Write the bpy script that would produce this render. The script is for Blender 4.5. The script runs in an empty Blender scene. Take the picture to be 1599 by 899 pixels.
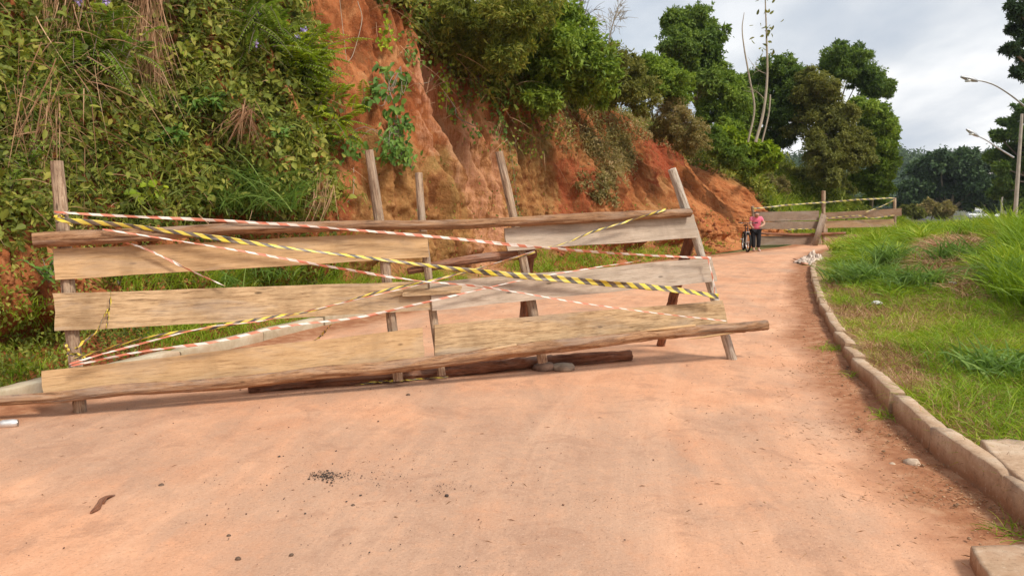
import bpy, bmesh, math, random
import numpy as np
from mathutils import Vector
rng = np.random.default_rng(7)
random.seed(7)
scene = bpy.context.scene
C = scene.collection
# ------------------------------------------------------------------ camera, light, exposure
F = 1250.0; CX = 799.5; CY = 449.5; HOR = 315.0; CAMH = 1.7
PITCH = math.atan((CY - HOR) / F)
cam_d = bpy.data.cameras.new('camera'); cam = bpy.data.objects.new('camera', cam_d); C.objects.link(cam)
cam.location = (0, 0, CAMH); cam.rotation_euler = (math.pi / 2 - PITCH, 0, 0)
cam_d.sensor_width = 36; cam_d.lens = 36 * F / 1599.0; cam_d.clip_end = 5000; cam_d.clip_start = 0.05
scene.camera = cam
SUN_EL = math.radians(50); SUN_AZ = math.radians(132)      # azimuth clockwise from +Y (view direction)
sun_dir = Vector((math.sin(SUN_AZ) * math.cos(SUN_EL), math.cos(SUN_AZ) * math.cos(SUN_EL), math.sin(SUN_EL)))
sd = bpy.data.lights.new('sun', 'SUN'); so = bpy.data.objects.new('sun', sd); C.objects.link(so)
sd.energy = 2.9; sd.angle = math.radians(13); sd.color = (1.0, 0.93, 0.82)
so.rotation_euler = sun_dir.to_track_quat('Z', 'Y').to_euler()
so.location = (20, -20, 40)
world = bpy.data.worlds.new('World'); scene.world = world; world.use_nodes = True
nt = world.node_tree; N = nt.nodes; Lk = nt.links
bg = N['Background']; bg.inputs['Strength'].default_value = 0.1
sky = N.new('ShaderNodeTexSky'); sky.sky_type = 'NISHITA'; sky.sun_disc = False
sky.sun_elevation = SUN_EL; sky.sun_rotation = SUN_AZ; sky.air_density = 1.0; sky.dust_density = 2.0
tc = N.new('ShaderNodeTexCoord'); sep = N.new('ShaderNodeSeparateXYZ'); Lk.new(tc.outputs['Generated'], sep.inputs[0])
def wmath(op, a, b):
    m = N.new('ShaderNodeMath'); m.operation = op
    for i, v in enumerate((a, b)):
        if isinstance(v, (int, float)): m.inputs[i].default_value = v
        else: Lk.new(v, m.inputs[i])
    return m.outputs[0]
den = wmath('ADD', wmath('MAXIMUM', sep.outputs[2], 0.0), 0.22)
cmb = N.new('ShaderNodeCombineXYZ')
Lk.new(wmath('DIVIDE', sep.outputs[0], den), cmb.inputs[0]); Lk.new(wmath('DIVIDE', sep.outputs[1], den), cmb.inputs[1])
def wnoise(scale, det, off):
    n = N.new('ShaderNodeTexNoise'); n.inputs['Scale'].default_value = scale; n.inputs['Detail'].default_value = det
    n.inputs['Roughness'].default_value = 0.5
    mp = N.new('ShaderNodeMapping'); mp.inputs['Location'].default_value = off; mp.inputs['Scale'].default_value = (1, .55, 1)
    Lk.new(cmb.outputs[0], mp.inputs[0]); Lk.new(mp.outputs[0], n.inputs['Vector']); return n.outputs['Fac']
def wramp(fac, stops):
    r = N.new('ShaderNodeValToRGB'); e = r.color_ramp.elements
    while len(e) < len(stops): e.new(0.5)
    for k, (p, c) in enumerate(stops): e[k].position = p; e[k].color = (*c, 1)
    Lk.new(fac, r.inputs[0]); return r.outputs[0]
cover = wramp(wnoise(0.75, 5, (1.3, 0.4, 0)), [(0.34, (0.42,) * 3), (0.5, (1, 1, 1))])
cloud = wramp(wnoise(1.5, 7, (4.0, 2.2, 0)), [(0.34, (4.9, 5.4, 6.1)), (0.44, (6.3, 6.6, 7.0)), (0.55, (8.6, 8.65, 8.7))])
mx = N.new('ShaderNodeMix'); mx.data_type = 'RGBA'; Lk.new(cover, mx.inputs[0])
skb = N.new('ShaderNodeMix'); skb.data_type = 'RGBA'; skb.blend_type = 'MULTIPLY'; skb.inputs[0].default_value = 1
Lk.new(sky.outputs[0], skb.inputs[6]); skb.inputs[7].default_value = (1.0, 1.0, 1.0, 1)
Lk.new(skb.outputs[2], mx.inputs[6]); Lk.new(cloud, mx.inputs[7]); Lk.new(mx.outputs[2], bg.inputs['Color'])
scene.view_settings.view_transform = 'Standard'; scene.view_settings.look = 'None'
scene.view_settings.exposure = 0.32; scene.view_settings.gamma = 1
scene.render.resolution_x = 1024; scene.render.resolution_y = 575
scene.render.engine = 'CYCLES'
scene.cycles.max_bounces = 5; scene.cycles.diffuse_bounces = 3; scene.cycles.transmission_bounces = 3
scene.cycles.glossy_bounces = 2; scene.cycles.transparent_max_bounces = 4

# ------------------------------------------------------------------ helpers: geometry of the view
cp, sp_ = math.cos(PITCH), math.sin(PITCH)
def ray(px, py):
    a = (px - CX) / F; b = -(py - CY) / F
    return np.array([a, cp + b * sp_, -sp_ + b * cp])
CAM = np.array([0, 0, CAMH])
def gp(px, py, z=0.0):
    d = ray(px, py); t = (z - CAMH) / d[2]; return CAM + d * t
def dp(px, py, Y):
    d = ray(px, py); return CAM + d * (Y / d[1])
def proj(P):
    P = np.asarray(P, float); x = P[..., 0]; y = P[..., 1]; z = P[..., 2] - CAMH
    dd = y * cp - z * sp_; up = y * sp_ + z * cp
    dd = np.where(dd < .1, .1, dd)
    return CX + F * x / dd, CY - F * up / dd, dd
def inpoly(x, y, poly):
    r = np.zeros(np.shape(x), bool); n = len(poly)
    for i in range(n):
        x1, y1 = poly[i]; x2, y2 = poly[(i + 1) % n]
        c = ((y1 > y) != (y2 > y)) & (x < (x2 - x1) * (y - y1) / ((y2 - y1) or 1e-9) + x1)
        r ^= c
    return r
def h3(ix, iy, iz, seed):
    v = (ix * 374761393 + iy * 668265263 + iz * 2147483647 * 3 + seed * 1274126177) & 0xffffffff
    v = ((v ^ (v >> 13)) * 1274126177) & 0xffffffff
    v = (v ^ (v >> 16)) & 0xffffffff
    return v / 4294967295.0
def vnoise(x, y, z=0.0, seed=0):
    x, y, z = np.broadcast_arrays(np.asarray(x, float), np.asarray(y, float), np.asarray(z, float))
    ix, iy, iz = [np.floor(a).astype(np.int64) for a in (x, y, z)]
    fx, fy, fz = x - ix, y - iy, z - iz
    fx, fy, fz = [f * f * (3 - 2 * f) for f in (fx, fy, fz)]
    r = 0
    for dx in (0, 1):
        for dy in (0, 1):
            for dz in (0, 1):
                w = (fx if dx else 1 - fx) * (fy if dy else 1 - fy) * (fz if dz else 1 - fz)
                r = r + w * h3(ix + dx, iy + dy, iz + dz, seed)
    return r
def fbm(x, y, z=0.0, seed=0, o=4, g=.5):
    a = 1; s = 0; t = 0
    for k in range(o):
        s = s + a * vnoise(np.asarray(x) * 2 ** k, np.asarray(y) * 2 ** k, np.asarray(z) * 2 ** k, seed + k); t += a; a *= g
    return s / t
def sstep(a, b, x):
    t = np.clip((np.asarray(x, float) - a) / (b - a), 0, 1); return t * t * (3 - 2 * t)
def norm(v):
    v = np.asarray(v, float); return v / np.maximum(np.linalg.norm(v, axis=-1, keepdims=True), 1e-9)
def spline(pts, n):                       # Catmull-Rom through pts, n samples
    P = np.asarray(pts, float); P = np.vstack([2 * P[0] - P[1], P, 2 * P[-1] - P[-2]])
    m = len(P) - 3; u = np.linspace(0, m, n); i = np.minimum(u.astype(int), m - 1); t = (u - i)[:, None]
    a, b, c, d = P[i], P[i + 1], P[i + 2], P[i + 3]
    return .5 * ((2 * b) + (-a + c) * t + (2 * a - 5 * b + 4 * c - d) * t * t + (-a + 3 * b - 3 * c + d) * t ** 3)

# ------------------------------------------------------------------ helpers: meshes and objects
class MB:
    def __init__(s): s.V = []; s.F = {}; s.A = []; s.UV = {}; s.n = 0
    def add(s, V, faces, a=None, uv=None):
        V = np.asarray(V, float).reshape(-1, 3)
        s.V.append(V)
        s.A.append(np.zeros(len(V)) if a is None else np.broadcast_to(np.asarray(a, float), (len(V),)))
        for f in faces:
            f = np.asarray(f, np.int64)
            s.F.setdefault(f.shape[1], []).append(f + s.n)
            k = f.shape[1]
            s.UV.setdefault(k, []).append(np.zeros((f.size, 2)) if uv is None else np.asarray(uv, float)[f.ravel()])
        s.n += len(V); return s
    def mesh(s, name, origin=(0, 0, 0), smooth=False, attrs=None):
        V = np.vstack(s.V) - np.asarray(origin, float)
        me = bpy.data.meshes.new(name)
        me.vertices.add(len(V)); me.vertices.foreach_set('co', V.astype(np.float32).ravel())
        idx = []; st = []; uv = []; cur = 0
        for k in sorted(s.F):
            f = np.vstack(s.F[k]); idx.append(f.ravel()); st.append(cur + np.arange(len(f)) * k); cur += f.size
            uv.append(np.vstack(s.UV[k]))
        idx = np.concatenate(idx); st = np.concatenate(st); uv = np.vstack(uv)
        me.loops.add(len(idx)); me.loops.foreach_set('vertex_index', idx.astype(np.int32))
        me.polygons.add(len(st)); me.polygons.foreach_set('loop_start', st.astype(np.int32))
        me.update(calc_edges=True); me.validate()
        ul = me.uv_layers.new(name='UVMap')
        if len(ul.data) == len(uv): ul.data.foreach_set('uv', uv.astype(np.float32).ravel())
        at = me.attributes.new('v', 'FLOAT', 'POINT'); at.data.foreach_set('value', np.concatenate(s.A).astype(np.float32))
        if attrs:
            for k, a in attrs.items():
                at = me.attributes.new(k, 'FLOAT', 'POINT'); at.data.foreach_set('value', np.asarray(a, np.float32).ravel())
        if smooth: me.polygons.foreach_set('use_smooth', np.ones(len(me.polygons), bool))
        return me
def tag(o, label=None, cat=None, group=None, kind=None):
    if label: o['label'] = label
    if cat: o['category'] = cat
    if group: o['group'] = group
    if kind: o['kind'] = kind
    return o
def thing(name, loc, label, cat, group=None):
    o = bpy.data.objects.new(name, None); C.objects.link(o); o.location = tuple(loc); o.empty_display_size = .2
    return tag(o, label, cat, group)
def wloc(p):
    l = np.zeros(3)
    while p is not None: l = l + np.array(p.location); p = p.parent
    return l
def put(name, mb, mat, parent=None, origin=None, smooth=False, attrs=None):
    org = wloc(parent) if parent is not None else np.asarray(origin if origin is not None else (0, 0, 0), float)
    o = bpy.data.objects.new(name, mb.mesh(name, org, smooth, attrs)); C.objects.link(o)
    if parent is not None: o.parent = parent
    else: o.location = tuple(org)
    o.data.materials.append(mat); return o
def grid_faces(nu, nv, closed_v=False):
    i = np.arange(nu - 1)[:, None]; j = np.arange(nv if closed_v else nv - 1)[None, :]
    j2 = (j + 1) % nv
    a = i * nv + j; b = i * nv + j2; c = (i + 1) * nv + j2; d = (i + 1) * nv + j
    return np.stack([a, b, c, d], -1).reshape(-1, 4)
def tube(mb, pts, rad, k=8, n=None, rough=0.0, seed=0, cap=True, a=0.0, ell=None):
    P = np.asarray(pts, float)
    r = np.asarray(rad, float) if np.ndim(rad) else np.full(len(P), rad)
    if n:
        u0 = np.linspace(0, 1, len(P)); u1 = np.linspace(0, 1, n)
        r = np.interp(u1, np.linspace(0, 1, len(r)), r); P = spline(P, n)
    elif len(r) != len(P): r = np.interp(np.linspace(0, 1, len(P)), np.linspace(0, 1, len(r)), r)
    T = norm(np.gradient(P, axis=0)); ref = np.array([0, 0, 1.0]) if abs(T[len(T) // 2][2]) < .8 else np.array([0, 1.0, 0])
    X = norm(np.cross(T, ref)); Y = norm(np.cross(X, T))
    th = np.linspace(0, 2 * np.pi, k, endpoint=False)
    L = np.concatenate([[0], np.cumsum(np.linalg.norm(np.diff(P, axis=0), axis=1))])
    R = np.repeat(r[:, None], k, 1)
    if rough:
        R = R * (1 + rough * (fbm(np.cos(th)[None] * 1.6 + L[:, None] * 1.2, np.sin(th)[None] * 1.6, L[:, None] * 5, seed) - .5) * 2
                 + rough * .6 * (vnoise(np.cos(th)[None] * 5, np.sin(th)[None] * 5, L[:, None] * 3, seed + 9) - .5) * 2)
    if k >= 20: R = R * (1 - .16 * (np.abs(fbm(np.cos(th)[None] * 4.5, np.sin(th)[None] * 4.5, L[:, None] * .9, seed + 40, 3) - .5) < .05))
    V = P[:, None] + R[..., None] * (np.cos(th)[None, :, None] * X[:, None] + np.sin(th)[None, :, None] * Y[:, None])
    uv = np.stack(np.broadcast_arrays(L[:, None], th[None] / 6.283 * .35), -1).reshape(-1, 2)
    faces = [grid_faces(len(P), k, True)]
    mb.add(V.reshape(-1, 3), faces, a, uv)
    if cap:
        for e in (0, -1):
            ring = V[e]; c = P[e] + T[e] * r[e] * (.12 if e else -.12)
            Vc = np.vstack([ring, c]); i = np.arange(k); f = np.stack([i, (i + 1) % k, np.full(k, k)], 1)
            if e == 0: f = f[:, ::-1]
            mb.add(Vc, [f], a, np.column_stack([Vc[:, 0] * .02, Vc[:, 2] * .02]))
    return mb
def leaves(mb, P, D, Nn, L, W, a, six=True, fold=.25, droop=.15):
    """leaves: P base points, D axis, Nn normals, L length, W full width"""
    P = np.asarray(P, float); n = len(P)
    D = norm(np.broadcast_to(D, (n, 3))); Nn = np.broadcast_to(Nn, (n, 3))
    S = norm(np.cross(D, Nn)); U = norm(np.cross(S, D))
    L = np.broadcast_to(L, (n,))[:, None]; W = np.broadcast_to(W, (n,))[:, None]
    a = np.broadcast_to(a, (n,))
    if six:
        def q(u, s, h): return P + D * L * u + S * W * .5 * s + U * (W * fold * h) - U * L * droop * u * u
        V = np.stack([q(0, 0, 0), q(.25, -.85, .6), q(.65, -.8, .6), q(1, 0, 0), q(.65, .8, .6), q(.25, .85, .6)], 1)
        b = np.arange(n)[:, None] * 6
        mb.add(V.reshape(-1, 3), [np.vstack([b + [0, 3, 2, 1], b + [0, 5, 4, 3]])], np.repeat(a, 6))
    else:
        V = np.stack([P, P + D * L * .5 - S * W * .5 + U * W * fold, P + D * L - U * L * droop, P + D * L * .5 + S * W * .5 + U * W * fold], 1)
        b = np.arange(n)[:, None] * 4
        mb.add(V.reshape(-1, 3), [np.vstack([b + [0, 2, 1], b + [0, 3, 2]])], np.repeat(a, 4))
def blades(mb, P, D, L, W, bend, a, seg=4):
    """grass blades: P roots, D initial direction, bend = droop amount"""
    P = np.asarray(P, float); n = len(P); D = norm(np.broadcast_to(D, (n, 3)))
    L = np.broadcast_to(L, (n,))[:, None]; W = np.broadcast_to(W, (n,))[:, None]; bend = np.broadcast_to(bend, (n,))[:, None]
    az = rng.uniform(0, 6.283, n); S = np.stack([np.cos(az), np.sin(az), np.zeros(n)], 1)
    S = norm(np.cross(D, S)); H = D * [1, 1, 0]; H = norm(H + 1e-4)
    rows = []
    for k in range(seg + 1):
        u = k / seg
        c = P + D * L * u + H * L * bend * u * u * .6 - np.array([0, 0, 1.]) * L * bend * u ** 2.2 * .75
        w = W * (1 - u) ** .7 * (.6 + 1.2 * u * (1 - u) + .3)
        if k < seg: rows += [c - S * w * .5, c + S * w * .5]
        else: rows.append(c)
    V = np.stack(rows, 1); m = 2 * seg + 1; b = np.arange(n)[:, None] * m
    q = [b + [2 * k, 2 * k + 1, 2 * k + 3, 2 * k + 2] for k in range(seg - 1)]
    mb.add(V.reshape(-1, 3), [np.vstack(q), b + [2 * seg - 2, 2 * seg - 1, 2 * seg]], np.repeat(np.broadcast_to(a, (n,)), m))
def rdir(n, up=0.0):
    v = rng.normal(size=(n, 3)); v[:, 2] += up; return norm(v)
def box(mb, c, sx, sy, sz, rz=0, jit=0.0, a=0):
    s = np.array([[-1, -1, -1], [1, -1, -1], [1, 1, -1], [-1, 1, -1], [-1, -1, 1], [1, -1, 1], [1, 1, 1], [-1, 1, 1]], float) * [sx / 2, sy / 2, sz / 2]
    if jit: s += rng.normal(0, jit, s.shape)
    co, si = math.cos(rz), math.sin(rz)
    V = np.column_stack([s[:, 0] * co - s[:, 1] * si, s[:, 0] * si + s[:, 1] * co, s[:, 2]]) + c
    mb.add(V, [np.array([[0, 3, 2, 1], [4, 5, 6, 7], [0, 1, 5, 4], [1, 2, 6, 5], [2, 3, 7, 6], [3, 0, 4, 7]])], a, s[:, :2]); return mb
def rock(mb, c, r, seed, flat=.7, sub=2, a=0.0):
    bm = bmesh.new(); bmesh.ops.create_icosphere(bm, subdivisions=sub, radius=1)
    V = np.array([v.co for v in bm.verts]); Fc = np.array([[v.index for v in f.verts] for f in bm.faces]); bm.free()
    V = V * (0.65 + .8 * fbm(V[:, 0] * 1.3 + seed, V[:, 1] * 1.3, V[:, 2] * 1.3, seed))[:, None]
    V[:, 2] = np.maximum(V[:, 2], -.35) * flat
    mb.add(V * r + c, [Fc], a); return mb

# ------------------------------------------------------------------ materials
class M_:
    def __init__(s, name, rough=.8, spec=.3):
        s.m = bpy.data.materials.new(name); s.m.use_nodes = True; s.n = s.m.node_tree.nodes; s.l = s.m.node_tree.links
        s.b = s.n['Principled BSDF']; s.b.inputs['Roughness'].default_value = rough; s.b.inputs['Specular IOR Level'].default_value = spec
    def sock(s, node, i, v):
        if isinstance(v, bpy.types.NodeSocket): s.l.new(v, node.inputs[i])
        elif v is not None:
            if isinstance(v, tuple) and len(v) == 3 and node.inputs[i].type == 'RGBA': v = (*v, 1)
            node.inputs[i].default_value = v
    def coord(s, which='Object', scale=(1, 1, 1), rot=(0, 0, 0)):
        t = s.n.new('ShaderNodeTexCoord'); mp = s.n.new('ShaderNodeMapping'); s.l.new(t.outputs[which], mp.inputs[0])
        mp.inputs['Scale'].default_value = scale; mp.inputs['Rotation'].default_value = rot; return mp.outputs[0]
    def noise(s, vec, scale, det=4, rough=.55, dist=0, out='Fac'):
        n = s.n.new('ShaderNodeTexNoise'); s.l.new(vec, n.inputs['Vector']); n.inputs['Scale'].default_value = scale
        n.inputs['Detail'].default_value = det; n.inputs['Roughness'].default_value = rough; n.inputs['Distortion'].default_value = dist
        return n.outputs[out]
    def vor(s, vec, scale, feat='F1'):
        n = s.n.new('ShaderNodeTexVoronoi'); s.l.new(vec, n.inputs['Vector']); n.inputs['Scale'].default_value = scale; n.feature = feat
        return n.outputs['Distance']
    def attr(s, name):
        n = s.n.new('ShaderNodeAttribute'); n.attribute_name = name; return n.outputs['Fac']
    def rnd(s):
        n = s.n.new('ShaderNodeObjectInfo'); return n.outputs['Random']
    def math(s, op, a, b=None, c=None, clamp=False):
        n = s.n.new('ShaderNodeMath'); n.operation = op; n.use_clamp = clamp
        s.sock(n, 0, a)
        if b is not None: s.sock(n, 1, b)
        if c is not None: s.sock(n, 2, c)
        return n.outputs[0]
    def ramp(s, fac, stops, interp='LINEAR'):
        r = s.n.new('ShaderNodeValToRGB'); e = r.color_ramp.elements; r.color_ramp.interpolation = interp
        while len(e) < len(stops): e.new(.5)
        for k, (p, c) in enumerate(stops):
            e[k].position = p; e[k].color = (*(c if isinstance(c, tuple) else (c,) * 3), 1)
        s.l.new(fac, r.inputs[0]); return r.outputs[0]
    def mix(s, f, a, b, mode='MIX'):
        n = s.n.new('ShaderNodeMix'); n.data_type = 'RGBA'; n.blend_type = mode; n.clamp_factor = True
        s.sock(n, 0, f); s.sock(n, 6, a); s.sock(n, 7, b); return n.outputs[2]
    def color(s, c): s.sock(s.b, 'Base Color', c); return s
    def bump(s, h, strength=.5, dist=.02):
        n = s.n.new('ShaderNodeBump'); n.inputs['Strength'].default_value = strength; n.inputs['Distance'].default_value = dist
        s.l.new(h, n.inputs['Height']); s.l.new(n.outputs[0], s.b.inputs['Normal']); return s
def leaf_mat(name, stops, trans=.35, rough=.5, scale=1.5, spec=.18):
    stops = [(p, (c_[0] * 1.44, c_[1] * 1.32, c_[2] * 1.42)) for p, c_ in stops]
    m = M_(name, rough, spec); v = m.attr('v')
    nz = m.noise(m.coord('Object'), scale, 2)
    f = m.math('ADD', m.math('MULTIPLY', v, .75), m.math('MULTIPLY', m.math('SUBTRACT', nz, .35), .7), clamp=True)
    c = m.ramp(f, stops); m.color(c)
    tr = m.n.new('ShaderNodeBsdfTranslucent'); mixs = m.n.new('ShaderNodeMixShader'); mixs.inputs[0].default_value = trans
    tcol = m.mix(1.0, c, (1.15, 1.15, .7), 'MULTIPLY'); m.l.new(tcol, tr.inputs[0])
    m.l.new(m.b.outputs[0], mixs.inputs[1]); m.l.new(tr.outputs[0], mixs.inputs[2])
    m.l.new(mixs.outputs[0], m.n['Material Output'].inputs[0]); return m.m
G_MIX = leaf_mat('bank_leaves', [(0, (.055, .08, .014)), (.3, (.105, .14, .022)), (.55, (.16, .20, .03)), (.8, (.24, .26, .045)), (1, (.34, .32, .07))], scale=1.1)
G_DARK = leaf_mat('dark_leaves', [(0, (.04, .08, .02)), (.5, (.085, .15, .028)), (1, (.17, .25, .04))], scale=.7)
G_MID = leaf_mat('mid_green_leaves', [(0, (.06, .11, .017)), (.5, (.12, .20, .025)), (1, (.22, .31, .04))], scale=.7)
G_OLIVE = leaf_mat('olive_leaves', [(0, (.08, .095, .022)), (.5, (.14, .16, .034)), (1, (.23, .235, .055))], scale=.7)
G_YEL = leaf_mat('yellow_green_leaves', [(0, (.09, .15, .01)), (.5, (.2, .3, .02)), (1, (.36, .44, .03))], scale=2)
G_BIG = leaf_mat('broad_green_leaves', [(0, (.05, .11, .022)), (.5, (.095, .19, .033)), (1, (.18, .29, .05))], rough=.4, scale=2)
G_SCRUB = leaf_mat('scrub_leaves', [(0, (.10, .10, .035)), (.4, (.18, .17, .055)), (.7, (.26, .22, .085)), (1, (.36, .28, .14))], scale=1.5)
G_GRASS = leaf_mat('grass_blades', [(0, (.075, .14, .010)), (.4, (.15, .255, .014)), (.7, (.25, .34, .025)), (.88, (.36, .36, .07)), (1, (.48, .37, .17))], scale=.6, rough=.45)
G_DRY = leaf_mat('dry_straw', [(0, (.13, .07, .035)), (.5, (.28, .17, .085)), (1, (.5, .36, .2))], trans=.15, scale=2)
G_FAR = leaf_mat('far_leaves', [(0, (.025, .05, .02)), (.5, (.045, .085, .03)), (1, (.08, .13, .04))], trans=.2, scale=.25)
G_BLADE = leaf_mat('blade_leaves', [(0, (.06, .12, .02)), (.5, (.12, .22, .04)), (1, (.26, .36, .09))], scale=1)

def wood(name, light, mid, dark, stretch=1.0, rings=True, spots=.5, bstr=.35, hard=0.0, grey=.3):
    m = M_(name, .82, .2); uv = m.coord('UV', (2.0 * stretch, 22, 1)); r = m.rnd()
    off = m.n.new('ShaderNodeVectorMath'); off.operation = 'ADD'; cx = m.n.new('ShaderNodeCombineXYZ')
    m.l.new(m.math('MULTIPLY', r, 37.0), cx.inputs[0]); m.l.new(m.math('MULTIPLY', r, 11.0), cx.inputs[1])
    m.l.new(uv, off.inputs[0]); m.l.new(cx.outputs[0], off.inputs[1]); v = off.outputs[0]
    n1 = m.noise(v, 1.6, 8, .7, .5); n2 = m.noise(v, 6, 8, .8)
    g = m.math('ADD', m.math('MULTIPLY', n1, .55), m.math('MULTIPLY', n2, .45))
    c = m.ramp(g, [(.36 + .05 * hard, dark), (.45 + .01 * hard, mid), (.57 - .05 * hard, light)])
    ob = m.coord('Object', (1, 1, 1)); st = m.noise(ob, 2.2, 4, .6)
    c = m.mix(m.math('MULTIPLY', m.ramp(st, [(.45, 0.0), (.68, 1.0)]), spots), c, dark)
    uvk = m.coord('UV', (2.3, 6.5, 1)); kn = m.vor(m_add(m, uvk, cx.outputs[0]), 1.0)
    c = m.mix(m.ramp(kn, [(.0, 1.0), (.055, .75), (.09, 0.0)]), c, tuple(x * .35 for x in dark))
    c = m.mix(.15, c, m.mix(r, mid, light))
    fb = m.noise(m_add(m, m.coord('UV', (3.2 * stretch, 75, 1)), cx.outputs[0]), 1.0, 6, .75)
    c = m.mix(m.math('MULTIPLY', m.ramp(fb, [(.36, 1.0), (.46, 0.0)]), .75), c, dark)
    bd = m.noise(m_add(m, m.coord('UV', (2.2, .7, 1)), cx.outputs[0]), 1.0, 5, .6)
    c = m.mix(m.math('MULTIPLY', m.ramp(bd, [(.55, 0.0), (.68, 1.0)]), .5), c, tuple(x * .62 for x in mid))
    gy = m.noise(m_add(m, m.coord('UV', (.9, 4, 1)), cx.outputs[0]), 1.3, 6, .65, .5)
    c = m.mix(m.math('MULTIPLY', m.ramp(gy, [(.5, 0.0), (.62, 1.0)]), grey), c, (.40, .34, .29)); m.color(c)
    m.bump(g, bstr, .01); return m.m
def m_add(m, a, b):
    n = m.n.new('ShaderNodeVectorMath'); n.operation = 'ADD'; m.l.new(a, n.inputs[0]); m.l.new(b, n.inputs[1]); return n.outputs[0]
W_LOG2 = None
W_TAN = wood('tan_plank', (.64, .425, .23), (.51, .32, .16), (.25, .145, .07), spots=.35, grey=.22)
W_ROUGH = wood('stained_plank', (.63, .44, .255), (.43, .275, .145), (.14, .085, .045), spots=.55, grey=.35, hard=.6)
W_GREY = wood('weathered_plank', (.60, .49, .385), (.47, .37, .285), (.24, .17, .12), spots=.35, grey=.4)
W_BROWN = wood('brown_plank', (.33, .20, .12), (.25, .15, .09), (.14, .085, .05))
W_GREYB = wood('grey_brown_plank', (.32, .23, .165), (.25, .17, .12), (.15, .1, .07), spots=.3)
W_BR2 = wood('light_brown_plank', (.46, .29, .16), (.36, .22, .12), (.2, .11, .06), spots=.3)
W_LOG = wood('round_log', (.40, .225, .12), (.27, .135, .068), (.08, .038, .02), stretch=1.3, spots=.4, bstr=1.0, hard=1)
W_POST = wood('old_post', (.52, .38, .26), (.33, .205, .13), (.10, .055, .035), stretch=1.2, spots=.5, bstr=1.0, hard=1)
W_PALE = wood('barked_pale_post', (.74, .66, .56), (.52, .42, .32), (.15, .09, .06), stretch=1.2, spots=.45, bstr=1.0, hard=1)
W_RED = wood('red_split_log', (.34, .15, .08), (.22, .085, .045), (.07, .03, .02), stretch=1.3, spots=.6, bstr=1.0, hard=1)
BARK = wood('tree_bark', (.30, .25, .19), (.20, .15, .11), (.09, .065, .045), stretch=2, spots=.5, bstr=.6)
BARKPALE = wood('pale_bark', (.5, .43, .33), (.36, .3, .22), (.18, .14, .1), stretch=2, spots=.4, bstr=.4)
def stripe(name, c1, c2, period=.18, slant=1.0, mid=.5):
    m = M_(name, .38, .4); t = m.coord('UV'); s = m.n.new('ShaderNodeSeparateXYZ'); m.l.new(t, s.inputs[0])
    u = m.math('ADD', s.outputs[0], m.math('MULTIPLY', s.outputs[1], slant))
    f = m.math('FRACT', m.math('DIVIDE', u, period)); k = m.math('GREATER_THAN', f, mid)
    c = m.mix(k, c1, c2); dirt = m.noise(m.coord('Object'), 14, 3)
    c = m.mix(m.math('MULTIPLY', m.ramp(dirt, [(.4, 0.0), (.7, 1.0)]), .45), c, (.5, .36, .25)); m.color(c)
    m.bump(m.noise(m.coord('Object', (30, 30, 30)), 1, 2), .4, .005); return m.m
TAPE_Y = stripe('yellow_black_tape', (.68, .54, .05), (.07, .06, .05), .15, 1.3)
TAPE_YF = stripe('far_yellow_black_tape', (.5, .40, .08), (.09, .075, .06), .30, 1.3)
TAPE_R = stripe('red_white_tape', (.66, .20, .12), (.78, .70, .64), .17, .5)
def flat(name, c, rough=.6, spec=.3, metal=0, var=.15, sc=8, bump=0):
    m = M_(name, rough, spec); n = m.noise(m.coord('Object'), sc, 4)
    m.color(m.mix(m.ramp(n, [(.35, 0.0), (.65, 1.0)]), tuple(x * (1 - var) for x in c), tuple(min(1, x * (1 + var)) for x in c)))
    m.b.inputs['Metallic'].default_value = metal
    if bump: m.bump(n, bump, .02)
    return m.m
# ================================================================== SETTING
def dens(poly, step=.25):
    P = np.asarray(poly, float); L = np.concatenate([[0], np.cumsum(np.linalg.norm(np.diff(P, axis=0), axis=1))])
    n = max(2, int(L[-1] / step)); u = np.linspace(0, L[-1], n)
    return np.column_stack([np.interp(u, L, P[:, k]) for k in range(P.shape[1])])
kb = [gp(x, y)[:2] for x, y in ((1599, 824), (1515, 768), (1440, 697), (1396, 658), (1345, 597), (1320, 564), (1290, 508), (1275, 474), (1267, 443), (1266, 424))]
RIGHT = np.array([(2.15, -4), (2.3, 0), (2.42, 2.5)] + [tuple(p) for p in kb] + [(9.4, 24.5), (12.5, 30), (17, 36), (25, 45), (42, 62)])
LEFT = np.array([(-6.5, -4), (-5.4, 1), (-4.75, 4), (-4.15, 6.6), (-3.15, 9.1), (-1.85, 12.4), (0.4, 17), (3.3, 21.6), (7.3, 26.4), (10.2, 30), (13.0, 34.5), (20, 43), (34, 62)])
LEFTd = spline(LEFT, 400); RIGHTd = spline(RIGHT, 500)
def rs(poly, n):
    L = np.concatenate([[0], np.cumsum(np.linalg.norm(np.diff(poly, axis=0), axis=1))]); u = np.linspace(0, L[-1], n)
    return np.column_stack([np.interp(u, L, poly[:, k]) for k in range(2)])
def dist_poly(x, y, poly):
    """signed-less distance to a dense polyline, in chunks"""
    q = np.column_stack([np.ravel(x), np.ravel(y)]); r = np.empty(len(q))
    for i in range(0, len(q), 20000):
        d = q[i:i + 20000, None] - poly[None]; r[i:i + 20000] = np.sqrt((d ** 2).sum(-1).min(1))
    return r.reshape(np.shape(x))

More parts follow.
